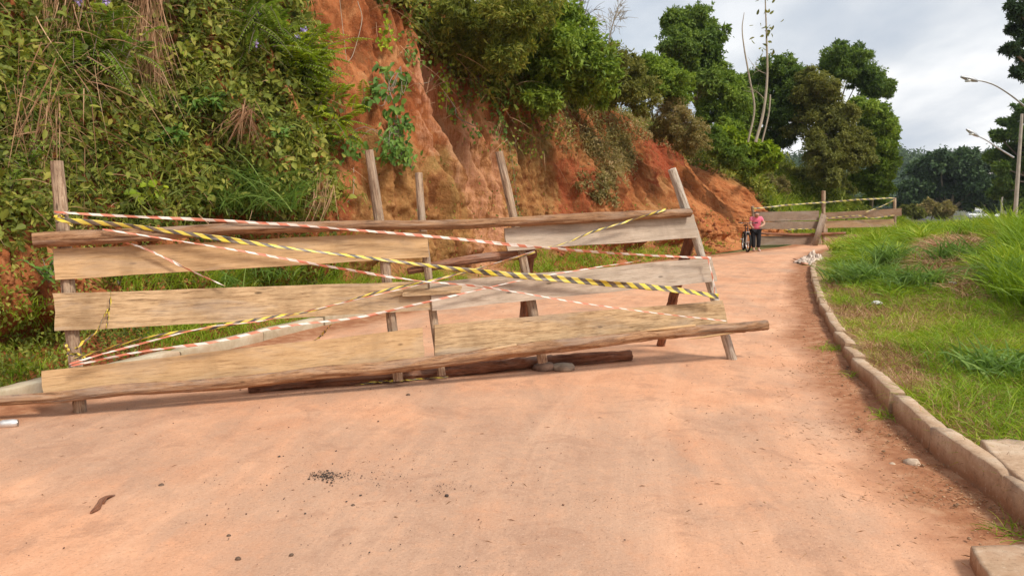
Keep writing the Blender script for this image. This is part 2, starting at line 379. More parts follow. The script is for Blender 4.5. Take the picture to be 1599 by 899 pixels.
# --- ground sheet to the horizon
mb = MB(); R = np.concatenate([[0], np.linspace(5, 140, 60), np.geomspace(150, 3500, 30)]); TH = np.linspace(0, 2 * np.pi, 73)
rr, tt = np.meshgrid(R, TH, indexing='ij'); X = rr * np.sin(tt); Y = rr * np.cos(tt)
Z = -.06 - .95 * sstep(70, 105, Y)
mb.add(np.stack([X, Y, Z], -1).reshape(-1, 3), [grid_faces(len(R), 73)])
m = M_('field_ground', .95, .1); n = m.noise(m.coord('Object'), .35, 6); m.color(m.ramp(n, [(.35, (.06, .10, .02)), (.5, (.11, .13, .035)), (.65, (.2, .13, .07))]))
tag(put('ground', mb, m.m), kind='structure')

# --- road: dusty asphalt, slightly uneven
nr, nc = 520, 110
w_ = np.concatenate([np.linspace(0, .55, 380), np.linspace(.55, 1, 141)[1:]])
Lr = rs(LEFTd, 4000)[(w_ * 3999).astype(int)]; Rr = rs(RIGHTd, 4000)[(w_ * 3999).astype(int)]
def smooth_rows(a, k=9):
    pad = np.pad(a, ((k, k), (0, 0)), 'edge'); ker = np.ones(2 * k + 1) / (2 * k + 1)
    return np.column_stack([np.convolve(pad[:, j], ker, 'valid') for j in range(2)])
Lr, Rr = smooth_rows(Lr), smooth_rows(Rr)
cv = np.linspace(0, 1, nc)[None, :, None]
XY = (Lr[:, None] * (1 - cv) + Rr[:, None] * cv) 
ext = (Rr - Lr); XY = XY + ext[:, None] * .012 * (cv * 2 - 1)
Xr, Yr = XY[..., 0], XY[..., 1]
Zr = .004 + .012 * (fbm(Xr * .8, Yr * .8, 0, 3) - .5) + .006 * (fbm(Xr * 5, Yr * 5, 0, 5) - .5)
dr = dist_poly(Xr, Yr, RIGHTd); dl = dist_poly(Xr, Yr, LEFTd)
edge = np.clip(1 - (dr - .0) / (.35 + .75 * fbm(Xr * 1.3, Yr * .9, 0, 11)), 0, 1)
edgeL = np.clip(1 - dl / (.35 + .5 * fbm(Xr * 1.3, Yr * 1.3, 0, 12)), 0, 1)
Zr = Zr + .03 * sstep(0, 1, edge) * fbm(Xr * 4, Yr * 4, 0, 8) + .03 * edgeL
mb = MB(); mb.add(np.stack([Xr, Yr, Zr], -1).reshape(-1, 3), [grid_faces(nr, nc)[:, ::-1]])
m = M_('dusty_road', .93, .12); oc = m.coord('Object')
big = m.noise(oc, .55, 5, .6, .4); st = m.noise(m.coord('Object', (1.6, .35, 1), (0, 0, .55)), 1.1, 6, .65, .5); fine = m.noise(oc, 9, 6, .7); gr = m.noise(oc, 70, 3, .7)
dust = m.ramp(m.noise(oc, 1.4, 5, .6, .5), [(.3, (.59, .295, .17)), (.5, (.66, .35, .208)), (.7, (.72, .41, .255))])
asph = m.ramp(fine, [(.3, (.30, .205, .15)), (.7, (.46, .32, .235))])
k = m.math('ADD', m.math('MULTIPLY', big, .5), m.math('ADD', m.math('MULTIPLY', st, .35), m.math('MULTIPLY', fine, .25)))
# worn asphalt shows mostly in the middle of the near lane
sx = m.n.new('ShaderNodeSeparateXYZ'); m.l.new(oc, sx.inputs[0])
def blob(cx_, cy_, rx_, ry_):
    a = m.math('DIVIDE', m.math('SUBTRACT', sx.outputs[0], cx_), rx_); b = m.math('DIVIDE', m.math('SUBTRACT', sx.outputs[1], cy_), ry_)
    return m.math('MAXIMUM', m.math('SUBTRACT', 1.0, m.math('SQRT', m.math('ADD', m.math('MULTIPLY', a, a), m.math('MULTIPLY', b, b)))), 0.0)
wear = m.math('ADD', m.math('ADD', blob(.1, 5.2, 2.6, 2.6), m.math('MULTIPLY', blob(-3.2, 5.6, 1.4, 1.0), 1.2)), m.math('MULTIPLY', blob(-.2, 3.4, 2.2, 1.6), .6))
k2 = m.math('ADD', k, m.math('MULTIPLY', wear, .15))
c = m.mix(m.ramp(k2, [(.53, 0.0), (.66, .66)]), dust, asph)
c = m.mix(m.math('MULTIPLY', m.ramp(fine, [(.5, 0.0), (.66, 1.0)]), .28), c, (.56, .25, .12))
# tyre-brushed streaks following the road
trk = m.noise(m.coord('Object', (3.2, .22, 1), (0, 0, -.32)), 1.6, 5, .6, .3)
c = m.mix(m.math('MULTIPLY', m.ramp(trk, [(.45, 0.0), (.62, 1.0)]), .15), c, (.66, .38, .235))
c = m.mix(m.math('MULTIPLY', m.ramp(trk, [(.3, 1.0), (.43, 0.0)]), .2), c, (.38, .2, .12))
tv = m.n.new('ShaderNodeCombineXYZ'); m.l.new(m.math('MULTIPLY', m.attr('cu'), 4.5), tv.inputs[0]); m.l.new(m.math('MULTIPLY', m.attr('al'), .16), tv.inputs[1])
tr1 = m.noise(tv.outputs[0], 1.0, 6, .68, .25)
c = m.mix(m.math('MULTIPLY', m.ramp(tr1, [(.50, 0.0), (.60, 1.0)]), .17), c, (.40, .225, .14))
c = m.mix(m.math('MULTIPLY', m.ramp(tr1, [(.38, 1.0), (.46, 0.0)]), .15), c, (.76, .47, .31))
blot = m.noise(oc, 2.1, 8, .72, .8)
c = m.mix(m.math('MULTIPLY', m.ramp(blot, [(.53, 0.0), (.62, 1.0)]), .42), c, (.36, .20, .13))
pep = m.noise(oc, 55, 4, .8)
c = m.mix(m.math('MULTIPLY', m.ramp(pep, [(.34, 1.0), (.43, 0.0)]), .5), c, (.22, .12, .08))
c = m.mix(m.math('MULTIPLY', m.ramp(pep, [(.58, 0.0), (.68, 1.0)]), .35), c, (.8, .55, .4))
# grit specks and char
sp2 = m.math('MULTIPLY', m.ramp(m.vor(oc, 38), [(.0, 1.0), (.1, .9), (.16, 0.0)]), m.ramp(m.noise(oc, 1.3, 4, .6), [(.5, 0.0), (.62, .85)]))
c = m.mix(sp2, c, (.10, .065, .05))
e = m.attr('edge'); e2 = m.math('MULTIPLY', e, m.math('ADD', .55, m.noise(oc, 3.5, 5)))
soil = m.ramp(m.noise(oc, 6, 6, .7), [(.3, (.23, .085, .04)), (.5, (.34, .15, .075)), (.7, (.46, .26, .15))])
c = m.mix(m.ramp(e2, [(.12, 0.0), (.6, .95)]), c, soil); m.color(c)
m.bump(m.math('ADD', m.math('MULTIPLY', fine, .6), m.math('MULTIPLY', gr, .4)), .8, .014)
alg = np.broadcast_to(np.concatenate([[0], np.cumsum(np.linalg.norm(np.diff((Lr + Rr) / 2, axis=0), axis=1))])[:, None], Xr.shape)
ROAD = put('road', mb, m.m, attrs={'edge': np.maximum(edge, edgeL).ravel(), 'cu': (cv[..., 0] * 6.5 + 0 * Xr).ravel(), 'al': alg.ravel()}, smooth=True); tag(ROAD, kind='structure')

# --- the cut hillside: swept profile along the toe line
#        X      Y     Hc   Rc   Hs   Rs   apron
HP = np.array([
    (-7.0, -3.0, 5.0, 3.5, 5.0, 9, 1.2),
    (-6.1, 3.0, 5.0, 3.2, 5.0, 9, 1.0),
    (-5.3, 7.0, 5.3, 2.9, 5.0, 9, .9),
    (-4.4, 10.5, 6.0, 2.5, 5.0, 9, 1.3),
    (-2.9, 14.3, 6.6, 2.4, 5.0, 9, 1.5),
    (-0.6, 18.3, 6.3, 2.5, 4.6, 8, 1.4),
    (2.2, 22.0, 5.6, 3.3, 3.9, 8, 1.2),
    (5.3, 26.1, 4.9, 3.1, 3.3, 8, .8),
    (8.2, 30.6, 4.5, 3.4, 2.6, 8, .8),
    (11.0, 35.2, 3.0, 3.2, 3.6, 10, .7),
    (16.5, 38.5, .7, 2.0, 5.6, 11, .7),
    (22.0, 46, .7, 2.0, 4.6, 11, .7),
    (26.0, 58, .7, 2.0, 4, 11, .7),
    (28.5, 80, .7, 2.0, 4, 11, .7)])
NS, NT = 1500, 300
HD = spline(HP, 3000); seg = np.linalg.norm(np.diff(HD[:, :2], axis=0), axis=1); HL = np.concatenate([[0], np.cumsum(seg)])
HN = norm(np.column_stack([-np.gradient(HD[:, 1]), np.gradient(HD[:, 0])]))
def hsurf(s, t):
    """s: metres along the toe; t: -1..0 apron, 0..1 cut face, 1..2 upper slope"""
    s = np.asarray(s, float); t = np.asarray(t, float)
    g = lambda k: np.interp(s, HL, HD[:, k])
    x0, y0, Hc, Rc, Hs, Rs, ap = [g(k) for k in range(7)]
    nx, ny = np.interp(s, HL, HN[:, 0]), np.interp(s, HL, HN[:, 1]); q = np.hypot(nx, ny); nx /= q; ny /= q
    t1 = np.clip(t, 0, 1); t2 = np.clip(t - 1, 0, 1); t0 = np.clip(-t, 0, 1)
    off = Rc * (t1 ** 1.0) + Rs * t2 - ap * t0
    z = .22 * (1 - t0) ** 1.5 - .05 * t0 + (Hc - .2) * (t1 - .10 * np.sin(np.pi * t1)) + Hs * (1 - (1 - t2) ** 1.6)
    face = sstep(0, .12, t) * (1 - sstep(.95, 1.25, t)); cl = sstep(1.4, 3, Hc)
    # bulges, buttresses and gullies (displace along the hill normal)
    big = (fbm(s * .22, t * 1.2, 0, 21, 3) - .5) * 2.4 * sstep(0, .5, t)
    gn = fbm(s * 1.05 + .5 * fbm(t * 2, s * .2, 0, 5), t * .45, 0, 31, 3); gul = -np.abs(gn - .5) ** .9 * 2.4
    g2 = -np.abs(fbm(s * 3.4 + .6 * t, t * .9, 0, 41, 3) - .5) * .8
    fn = (fbm(s * 3.4 + t * 1.5, t * 6, 0, 51, 5, .62) - .5) * .42 + (fbm(s * 14, t * 30, 0, 61, 2) - .5) * .12
    d = big + face * cl * (-(gul + .55) * .9 - (g2 + .2) * 1.0 + fn * 1.35) + (1 - cl) * (fbm(s * .7, t * 4, 0, 71) - .5) * .5
    steps = (fbm(s * .5, t * 9, 0, 81, 3) - .5) * .3 * face * cl
    off = off + d + steps
    z = z + sstep(1, 1.4, t) * (fbm(s * .5, t * 4, 0, 91) - .5) * 1.0 + (1 - sstep(-.3, .2, t)) * (fbm(s * 2.5, t * 3, 0, 95) - .4) * .22 * sstep(-1, -.6, t)
    return np.stack([x0 + nx * off, y0 + ny * off, z], -1)
s_ = np.linspace(0, HL[-1], NS); s_ = np.interp(np.linspace(0, 1, NS), [0, .12, .8, 1], [0, 6, 48, HL[-1]])
t_ = np.concatenate([np.linspace(-1, 0, 26)[:-1], np.linspace(0, 1, 190)[:-1], np.linspace(1, 2, 86)])
S_, T_ = np.meshgrid(s_, t_, indexing='ij'); HV = hsurf(S_, T_)
hx, hy, hd = proj(HV)
def soft(poly, s=10):
    jx = hx + (fbm(S_ * 2, T_ * 6, 0, 101) - .5) * 60; jy = hy + (fbm(S_ * 2, T_ * 6, 0, 103) - .5) * 60
    return inpoly(jx, jy, poly).astype(float)
pink = soft([(640, 90), (665, 90), (690, 160), (725, 175), (768, 190), (785, 330), (770, 480), (735, 480), (725, 330), (700, 240), (650, 200)])
ochre = soft([(560, 200), (680, 230), (850, 200), (870, 500), (560, 500)])
deep = np.maximum(soft([(860, 250), (925, 250), (925, 430), (870, 430)]), soft([(990, 170), (1060, 190), (1070, 260), (1010, 290)]))
fresh = soft([(1055, 225), (1120, 215), (1180, 250), (1260, 350), (1200, 420), (1080, 420)])
green = sstep(44.5, 48, S_ + 2 * (T_ > 1) + (fbm(S_ * .7, T_ * 3, 0, 109) - .5) * 4) * (.35 + .65 * sstep(.35, .55, fbm(S_ * .6, T_ * 3, 0, 107)))
moss = np.clip(fbm(S_ * .8, T_ * 3, 0, 105) * 2 - .8, 0, 1) * inpoly(hx, hy, [(560, 180), (1080, 180), (1100, 420), (560, 480)])
mb = MB(); mb.add(HV.reshape(-1, 3), [grid_faces(NS, len(t_))[:, ::-1]])
m = M_('red_earth', .95, .1); oc = m.coord('Object')
n1 = m.noise(oc, .9, 6, .62, .6); n2 = m.noise(m.coord('Object', (1, 1, .27)), 2.6, 9, .75, .5); n3 = m.noise(oc, 11, 5, .7)
c = m.ramp(n1, [(.35, (.17, .047, .017)), (.46, (.32, .098, .035)), (.56, (.43, .155, .058)), (.67, (.52, .25, .11))])
c = m.mix(m.math('MULTIPLY', m.attr('ochre'), m.ramp(n2, [(.35, .35), (.6, 1.0)])), c, m.ramp(n3, [(.35, (.27, .135, .045)), (.65, (.44, .24, .09))]))
c = m.mix(m.math('MULTIPLY', m.attr('pink'), m.ramp(n2, [(.42, .0), (.56, .85)])), c, (.56, .275, .16))
c = m.mix(m.math('MULTIPLY', m.attr('deep'), .8), c, (.34, .065, .03))
c = m.mix(m.math('MULTIPLY', m.attr('fresh'), .75), c, m.ramp(n1, [(.35, (.40, .125, .04)), (.65, (.54, .23, .09))]))
c = m.mix(m.math('MULTIPLY', m.attr('moss'), m.ramp(n2, [(.4, .0), (.6, .75)])), c, (.17, .14, .045))
c = m.mix(m.ramp(n2, [(.39, .85), (.47, 0.0)]), c, (.19, .075, .028))
n5 = m.noise(m.coord('Object', (1, 1, .6)), 10, 8, .82)
c = m.mix(m.math('MULTIPLY', m.ramp(n5, [(.36, 1.0), (.46, 0.0)]), .6), c, (.20, .08, .035))
c = m.mix(m.math('MULTIPLY', m.ramp(n5, [(.56, 0.0), (.68, 1.0)]), .35), c, (.60, .34, .17))
c = m.mix(m.math('MULTIPLY', m.ramp(n3, [(.56, 0.0), (.7, 1.0)]), .4), c, (.46, .24, .115))
c = m.mix(m.math('MULTIPLY', m.ramp(m.vor(oc, 9), [(.0, .8), (.15, .6), (.21, 0.0)]), m.ramp(m.noise(oc, .8, 3), [(.48, 0.0), (.6, 1.0)])), c, (.12, .05, .025))
c = m.mix(m.attr('green'), c, (.09, .11, .03)); m.color(c); m.bump(m.math('ADD', m.math('MULTIPLY', n2, .6), m.math('MULTIPLY', n3, .4)), 1.0, .1)
HILL = put('hillside', mb, m.m, smooth=True, attrs=dict(pink=pink, ochre=ochre, deep=deep, fresh=fresh, moss=moss, green=green)); tag(HILL, kind='structure')
def sample_hill(n, poly=None, tr=(-1, 2), sr=(0, 60), dmax=60, dens_pw=1.0, px=(-60, 1500), py=(-260, 640), notpoly=None):
    """random points on the hill (uniform in area), optionally inside a polygon of the view"""
    out = []; got = 0; tries = 0
    i0 = np.searchsorted(s_, sr[0]); i1 = np.searchsorted(s_, sr[1]) - 1
    j0 = np.searchsorted(t_, tr[0]); j1 = min(np.searchsorted(t_, tr[1]), len(t_) - 1)
    A = HV[i0:i1, j0:j1]; B = HV[i0 + 1:i1 + 1, j0:j1]; D_ = HV[i0:i1, j0 + 1:j1 + 1]
    E1, E2 = B - A, D_ - A; NN = np.cross(E1, E2); ar = np.linalg.norm(NN, axis=-1)
    x_, y_, d_ = hx[i0:i1, j0:j1], hy[i0:i1, j0:j1], hd[i0:i1, j0:j1]
    w = ar * (x_ > px[0]) * (x_ < px[1]) * (y_ > py[0]) * (y_ < py[1]) * (d_ < dmax) * (A[..., 1] > 1.0)
    jx = x_ + (fbm(A[..., 0] * 1.7, A[..., 2] * 1.7, A[..., 1], 7) - .5) * 110; jy = y_ + (fbm(A[..., 0] * 1.7, A[..., 2] * 1.7, A[..., 1], 17) - .5) * 90
    if poly is not None: w = w * inpoly(jx, jy, poly)
    if notpoly is not None: w = w * ~inpoly(jx, jy, notpoly)
    w = w / np.maximum(d_, 4) ** dens_pw
    w = w.ravel()
    if w.sum() <= 0: return np.zeros((0, 3)), np.zeros((0, 3)), np.zeros(0)
    k = rng.choice(len(w), n, p=w / w.sum()); u = rng.random((n, 2))
    a, e1, e2, nn = A.reshape(-1, 3)[k], E1.reshape(-1, 3)[k], E2.reshape(-1, 3)[k], NN.reshape(-1, 3)[k]
    nn = norm(nn); nn *= np.where((nn * (a - CAM)).sum(1) > 0, -1, 1)[:, None]
    return a + e1 * u[:, :1] + e2 * u[:, 1:], nn, d_.ravel()[k]
def hill_at(px, py, tol=9):
    """nearest visible hill point at a picture position"""
    q = np.hypot(hx - px, hy - py); q = np.where((T_ < 1.9) & (HV[..., 1] > 1), q, 1e9)
    ok = q < tol
    if not ok.any(): ok = q <= q.min() + 1e-6
    dd = np.where(ok, hd, 1e9); i = np.unravel_index(dd.argmin(), dd.shape); return HV[i].copy()

# --- right verge: raised grass bank beyond the kerb
def zverge(x, y):
    dk = dist_poly(x, y, RIGHTd)
    m1 = sstep(9.5, 16.5, y) * sstep(.2, 3.0, dk) * .55
    m2 = sstep(3.0, 7.5, dk) * sstep(6, 12, y) * .25
    back = 1 - sstep(26, 40, y) * .55
    lump = (fbm(np.asarray(x) * .8, np.asarray(y) * .8, 0, 121) - .5) * .35 * sstep(.2, 1.5, dk)
    return .13 + (m1 + m2) * back + lump * .8
nv, nw = 260, 150
base = rs(RIGHTd, 3000)[(np.linspace(0, .86, nv) * 2999).astype(int)]; base = smooth_rows(base, 4)
tg = norm(np.gradient(base, axis=0)); nn = np.column_stack([tg[:, 1], -tg[:, 0]])
dirv = norm(nn * .6 + np.array([1.0, 0.25]))
ww = np.concatenate([np.linspace(.08, 6, 100), np.geomspace(6.2, 70, 50)])
VX = base[:, None, 0] + dirv[:, None, 0] * ww; VY = base[:, None, 1] + dirv[:, None, 1] * ww
VZ = zverge(VX, VY); VZ[:, :1] -= .0
VZ = np.where(ww[None] > 30, VZ - (ww[None] - 30) * .02, VZ)
mb = MB(); mb.add(np.stack([VX, VY, VZ], -1).reshape(-1, 3), [grid_faces(nv, nw)])
m = M_('verge_soil', .95, .1); oc = m.coord('Object'); n = m.noise(oc, 2.5, 6, .65)
m.color(m.mix(m.ramp(m.noise(oc, .5, 3), [(.5, 0.0), (.7, .4)]), m.ramp(n, [(.35, (.17, .10, .045)), (.65, (.38, .25, .13))]), (.10, .12, .03)))
m.bump(n, .8, .05)
tag(put('verge', mb, m.m, smooth=True), kind='structure')

# --- kerb blocks on the right
m = M_('kerb_concrete', .9, .15); oc = m.coord('Object'); n = m.noise(oc, 4, 6, .7, .5); nf = m.noise(oc, 28, 7, .8)
g = m.n.new('ShaderNodeNewGeometry'); sz = m.n.new('ShaderNodeSeparateXYZ'); m.l.new(g.outputs['Position'], sz.inputs[0])
c = m.ramp(n, [(.3, (.36, .23, .14)), (.5, (.47, .32, .21)), (.68, (.56, .43, .31))])
mud = m.math('ADD', m.math('MULTIPLY', sz.outputs[2], -6.0), m.math('ADD', .75, m.math('MULTIPLY', m.noise(oc, 2.2, 5, .6), 1.1)))
c = m.mix(m.ramp(mud, [(.55, 0.0), (1.0, .8)]), c, (.30, .135, .065))
c = m.mix(m.math('MULTIPLY', m.ramp(m.noise(oc, 1.6, 5, .65), [(.56, 0.0), (.66, 1.0)]), .6), c, (.16, .13, .11))
c = m.mix(m.ramp(nf, [(.36, .7), (.45, 0.0)]), c, (.2, .13, .08)); c = m.mix(m.ramp(nf, [(.56, 0.0), (.68, .5)]), c, (.66, .54, .42)); m.color(c); m.bump(m.math('ADD', m.math('MULTIPLY', n, .5), m.math('MULTIPLY', nf, .5)), .6, .015)
KERB = m.m
m = M_('pale_concrete', .9, .15); oc = m.coord('Object'); n = m.noise(oc, 3, 6, .7, .5)
c = m.ramp(n, [(.3, (.34, .27, .17)), (.5, (.48, .40, .28)), (.68, (.60, .53, .40))]); c = m.mix(m.ramp(m.noise(oc, 1.3, 4), [(.5, 0.0), (.7, .6)]), c, (.42, .21, .11)); m.color(c); m.bump(n, .5, .02)
KERBP = m.m
def kerb_run(path, lens, w, hfun, mat, labels, group, inward):
    L = np.concatenate([[0], np.cumsum(np.linalg.norm(np.diff(path, axis=0), axis=1))]); u = 0
    for i, ln in enumerate(lens):
        u0, u1 = u + .013, u + ln - .013; u += ln
        if u1 > L[-1]: break
        nseg = 15; uu = np.linspace(u0, u1, nseg); P = np.column_stack([np.interp(uu, L, path[:, k]) for k in (0, 1)])
        # straight block: chord, slight own skew
        P = P[0] + (P[-1] - P[0]) * np.linspace(0, 1, nseg)[:, None]
        t = norm(P[-1] - P[0]); nrm = np.array([t[1], -t[0]]) * inward
        sk = rng.normal(0, .016); tz = rng.normal(0, .012); h = hfun(i) + rng.normal(0, .006)
        # section corners (d,z) with chamfers
        sec = np.array([(-.004, -.12), (-.002, h * .35), (0, h * .7), (.003, h - .009), (.011, h), (w * .5, h + .001), (w - .010, h - .001), (w - .003, h - .009), (w, h * .5), (w, -.12)])
        V = np.zeros((nseg, len(sec), 3)); uo = np.linspace(0, 1, nseg)
        wob = (fbm(uo[:, None] * 9 + i * 7, np.arange(len(sec))[None] * .9, 0, 131, 5, .65) - .5) * .024
        for j, (d, z) in enumerate(sec):
            dd = d + sk * (uo - .5) * 2 + wob[:, j] * (.9 if 1 <= j <= 8 else .2)
            V[:, j, :2] = P + nrm[None] * dd[:, None]; V[:, j, 2] = z + tz * (uo - .5) * 2 + wob[:, j] * (.5 if j else 0)
        e = [0, -1]
        for k_ in e: V[k_, 3:8, 2] -= rng.uniform(.0, .022); 
        mb = MB(); f = grid_faces(nseg, len(sec))
        mb.add(V.reshape(-1, 3), [f if inward > 0 else f[:, ::-1]])
        for k_ in e: mb.add(V[k_], [np.arange(len(sec))[None, :]])
        c0 = np.array([*P[nseg // 2], 0.])
        o = put('kerb_block', mb, mat, origin=c0); tag(o, labels(i), 'kerb block', group)
ordn = ['nearest', 'second', 'third', 'fourth', 'fifth', 'sixth', 'seventh', 'eighth', 'ninth', 'tenth', 'eleventh', 'twelfth', 'thirteenth', 'fourteenth', 'fifteenth', 'sixteenth', 'seventeenth', 'eighteenth', 'nineteenth', 'twentieth', 'twenty first']
iR = np.argmin(np.abs(RIGHTd[:, 1] - 3.05)); kpath = dens(RIGHTd[iR:], .05)
kpath = kpath[kpath[:, 1] < 21.5]
klen = [1.28, .98, .95, .82, .9, .92, .85, .9, .95, .9, .92, .9, .95, .9, 1, .9, .95, .92, .9, .95, .9]
look = ['with black stains on its road face', 'cleanly jointed and set straight', 'with a chipped end', 'half behind a weed', 'standing a little proud']
kerb_run(kpath, klen, .115, lambda i: [.205, .2, .195, .2, .165, .15, .16][i] if i < 7 else .15,
         KERB, lambda i: f"{ordn[i]} concrete kerb block from the camera along the right road edge" + (' with black stains' if i == 0 else ''), 'kerb blocks along the right edge of the road', 1)
iL = np.argmin(np.abs(LEFTd[:, 1] - 4.6)); lp = dens(LEFTd[iL:], .05) + np.array([-.02, 0]); lp = lp[lp[:, 1] < 12.2]
kerb_run(lp, [1.3, 1.35, 1.25, 1.3, 1.3, 1.2, 1.3, 1.25, 1.3], .16, lambda i: .15, KERBP,
         lambda i: f"{ordn[i]} pale concrete kerb block from the camera along the left verge behind the barrier", 'pale kerb blocks along the left edge of the road', -1)
# slabs in the right foreground
mb = MB(); a0 = gp(1518, 856, .1); 
def slab(name, pts, z0, z1, mat, label, cat, seed):
    q = [gp(x, y, z1) for x, y in pts]; n0 = len(q); c = np.mean(q, 0); c[2] = z0
    P = dens(np.array(q + [q[0]]), .06)[:-1]; P[:, :2] += (np.stack([vnoise(P[:, 0] * 9, P[:, 1] * 9, 0, seed), vnoise(P[:, 0] * 9, P[:, 1] * 9, 5, seed)], 1) - .5) * .03
    n = len(P); V = [np.column_stack([P[:, :2], np.full(n, z0)]), np.column_stack([P[:, :2], np.full(n, z1 - .012)])]
    cc = P.mean(0)
    for k_, f_ in enumerate((.985, .9, .7, .45, .2)):
        Q = cc + (P - cc) * f_; V.append(np.column_stack([Q[:, :2], z1 + .008 * (vnoise(Q[:, 0] * 12, Q[:, 1] * 12, 0, seed) - .5)]))
    V.append(np.array([[cc[0], cc[1], z1]]))
    A = np.vstack(V); i = np.arange(n); fs = []
    for r_ in range(6): fs.append(np.stack([r_ * n + i, r_ * n + (i + 1) % n, (r_ + 1) * n + (i + 1) % n, (r_ + 1) * n + i], 1))
    mb = MB(); mb.add(A, [np.vstack(fs), np.stack([6 * n + i, 6 * n + (i + 1) % n, np.full(n, 7 * n)], 1)])
    o = put(name, mb, mat, origin=c); tag(o, label, cat); return o
slab('concrete_slab', [(1518, 853), (1575, 849), (1660, 850), (1760, 960), (1600, 975), (1545, 905)], -.03, .1, KERB, 'flat dusty concrete slab lying at the foot of the kerb in the near right corner', 'slab', 5)
slab('broken_slab', [(1532, 686), (1580, 684), (1680, 700), (1720, 790), (1640, 770), (1570, 730)], .08, .215, KERB, 'flat broken concrete slab lying in the grass just behind the kerb', 'slab', 6)
# ================================================================== BARRIERS
Lf = gp(125, 647); Rf = gp(1143, 564)
u_ = norm(Rf - Lf); nrm_h = np.array([u_[1], -u_[0], 0.0])              # horizontal normal, towards the camera
if nrm_h @ (CAM - Lf) < 0: nrm_h = -nrm_h
LEAN = math.radians(7); PN = norm(nrm_h * math.cos(LEAN) + np.array([0, 0, 1]) * math.sin(LEAN)) 
def pl(px, py, off=0.0):
    d = ray(px, py); o = Lf + PN * off; t = ((o - CAM) @ PN) / (d @ PN); return CAM + d * t
def plank(name, corners, off, mat, parent, th=.025, seed=0, plane=pl):
    """corners TL TR BR BL in the view, laid on the barrier plane at an offset, given thickness"""
    P = [plane(x, y, off) for x, y in corners]; TL, TR, BR, BL = P
    n = norm(np.cross(TR - TL, BL - TL)); n = n if n @ (CAM - TL) > 0 else -n
    nu, nvv = 40, 7; u = np.linspace(0, 1, nu)[:, None, None]; v = np.linspace(0, 1, nvv)[None, :, None]
    V = (TL * (1 - u) + TR * u) * (1 - v) + (BL * (1 - u) + BR * u) * v
    Ln = np.linalg.norm(TR - TL); Hn = np.linalg.norm(BL - TL)
    dn = norm(BL - TL)
    wob = (fbm(u[..., 0] * Ln * 1.6 + seed * 9, v[..., 0] * .6, 0, 200 + seed, 4) - .5)
    edge = np.abs(v[..., 0] * 2 - 1) ** 4
    V = V + dn * (wob * .022 * edge * np.sign(v[..., 0] - .5))[..., None]
    e2 = np.abs(u[..., 0] * 2 - 1) ** 40; V = V + norm(TR - TL) * ((fbm(v[..., 0] * 3 + seed, u[..., 0] * .1, 0, 220 + seed) - .5) * .03 * e2)[..., None]
    V = V + n * ((fbm(u[..., 0] * 1.5 + seed, v[..., 0] * .5, 0, 230 + seed) - .5) * .02)[..., None]
    uv = np.stack(np.broadcast_arrays(u[..., 0] * Ln, v[..., 0] * Hn), -1).reshape(-1, 2)
    mb = MB(); f = grid_faces(nu, nvv)
    mb.add(V.reshape(-1, 3), [f], 0, uv); B = V - n * th; mb.add(B.reshape(-1, 3), [f[:, ::-1]], 0, uv)
    def rim(ia):
        a, b = V.reshape(-1, 3)[ia], B.reshape(-1, 3)[ia]; k = len(ia); q = np.arange(k - 1)
        uvr = np.vstack([uv[ia], uv[ia] + [0, th]])
        mb.add(np.vstack([a, b]), [np.stack([q, q + 1, q + 1 + k, q + k], 1)], 0, uvr)
    I = np.arange(nu * nvv).reshape(nu, nvv)
    rim(I[:, 0]); rim(I[::-1, -1]); rim(I[-1, :]); rim(I[0, ::-1])
    # nail heads near both ends
    o = put(name, mb, mat, parent)
    return o
def logp(name, pts, rad, off, mat, parent, k=32, n=60, rough=.12, seed=0, plane=pl):
    P = [plane(x, y, off) if len((x, y)) == 2 else None for x, y in pts]
    mb = MB(); tube(mb, P, rad, k, n, rough, seed); return put(name, mb, mat, parent, smooth=True)
base_c = (Lf + Rf) / 2; base_c[2] = 0
BAR = thing('road_barrier', base_c, 'long wooden barrier of planks, posts and round rails blocking the near part of the road', 'barrier')
pO = -.082
logp('post', [(88, 252), (98, 350), (106, 450), (126, 649)], [.046, .05, .052, .052], pO, W_POST, BAR, seed=1)
logp('post', [(576, 235), (586, 300), (596, 370), (607, 460), (622, 594)], [.042, .045, .047, .046], pO, W_POST, BAR, seed=2)
logp('post', [(654, 270), (659, 345), (669, 430), (679, 510), (690, 586)], [.036, .037, .037, .036], pO, W_POST, BAR, seed=3)
logp('post', [(779, 237), (801, 335), (820, 420), (834, 495), (848, 566)], [.038, .042, .046, .05], pO - .03, W_POST, BAR, seed=4)
logp('post', [(1049, 264), (1070, 325), (1087, 372), (1096, 402), (1111, 450), (1127, 505), (1145, 566)], [.042, .05, .047, .045, .045, .047, .052], pO, W_PALE, BAR, seed=5)
# rear braces, from the rack down to the road behind it
def brace(top, mid, foot, r0, r1, mat, seed, off=-.16):
    A = pl(*top, off); B = gp(*foot); mb = MB(); M = A * .5 + B * .5 + np.array([0, 0, .01])
    tube(mb, [A, M, B - np.array([0, 0, .01])], [r0, (r0 + r1) / 2, r1], 28, 40, .2, seed); put('brace', mb, mat, BAR, smooth=True)
brace((1079, 368), None, (1031, 540), .058, .05, W_RED, 11, -.14)
brace((826, 392), None, (815, 556), .06, .055, W_RED, 12, -.17)
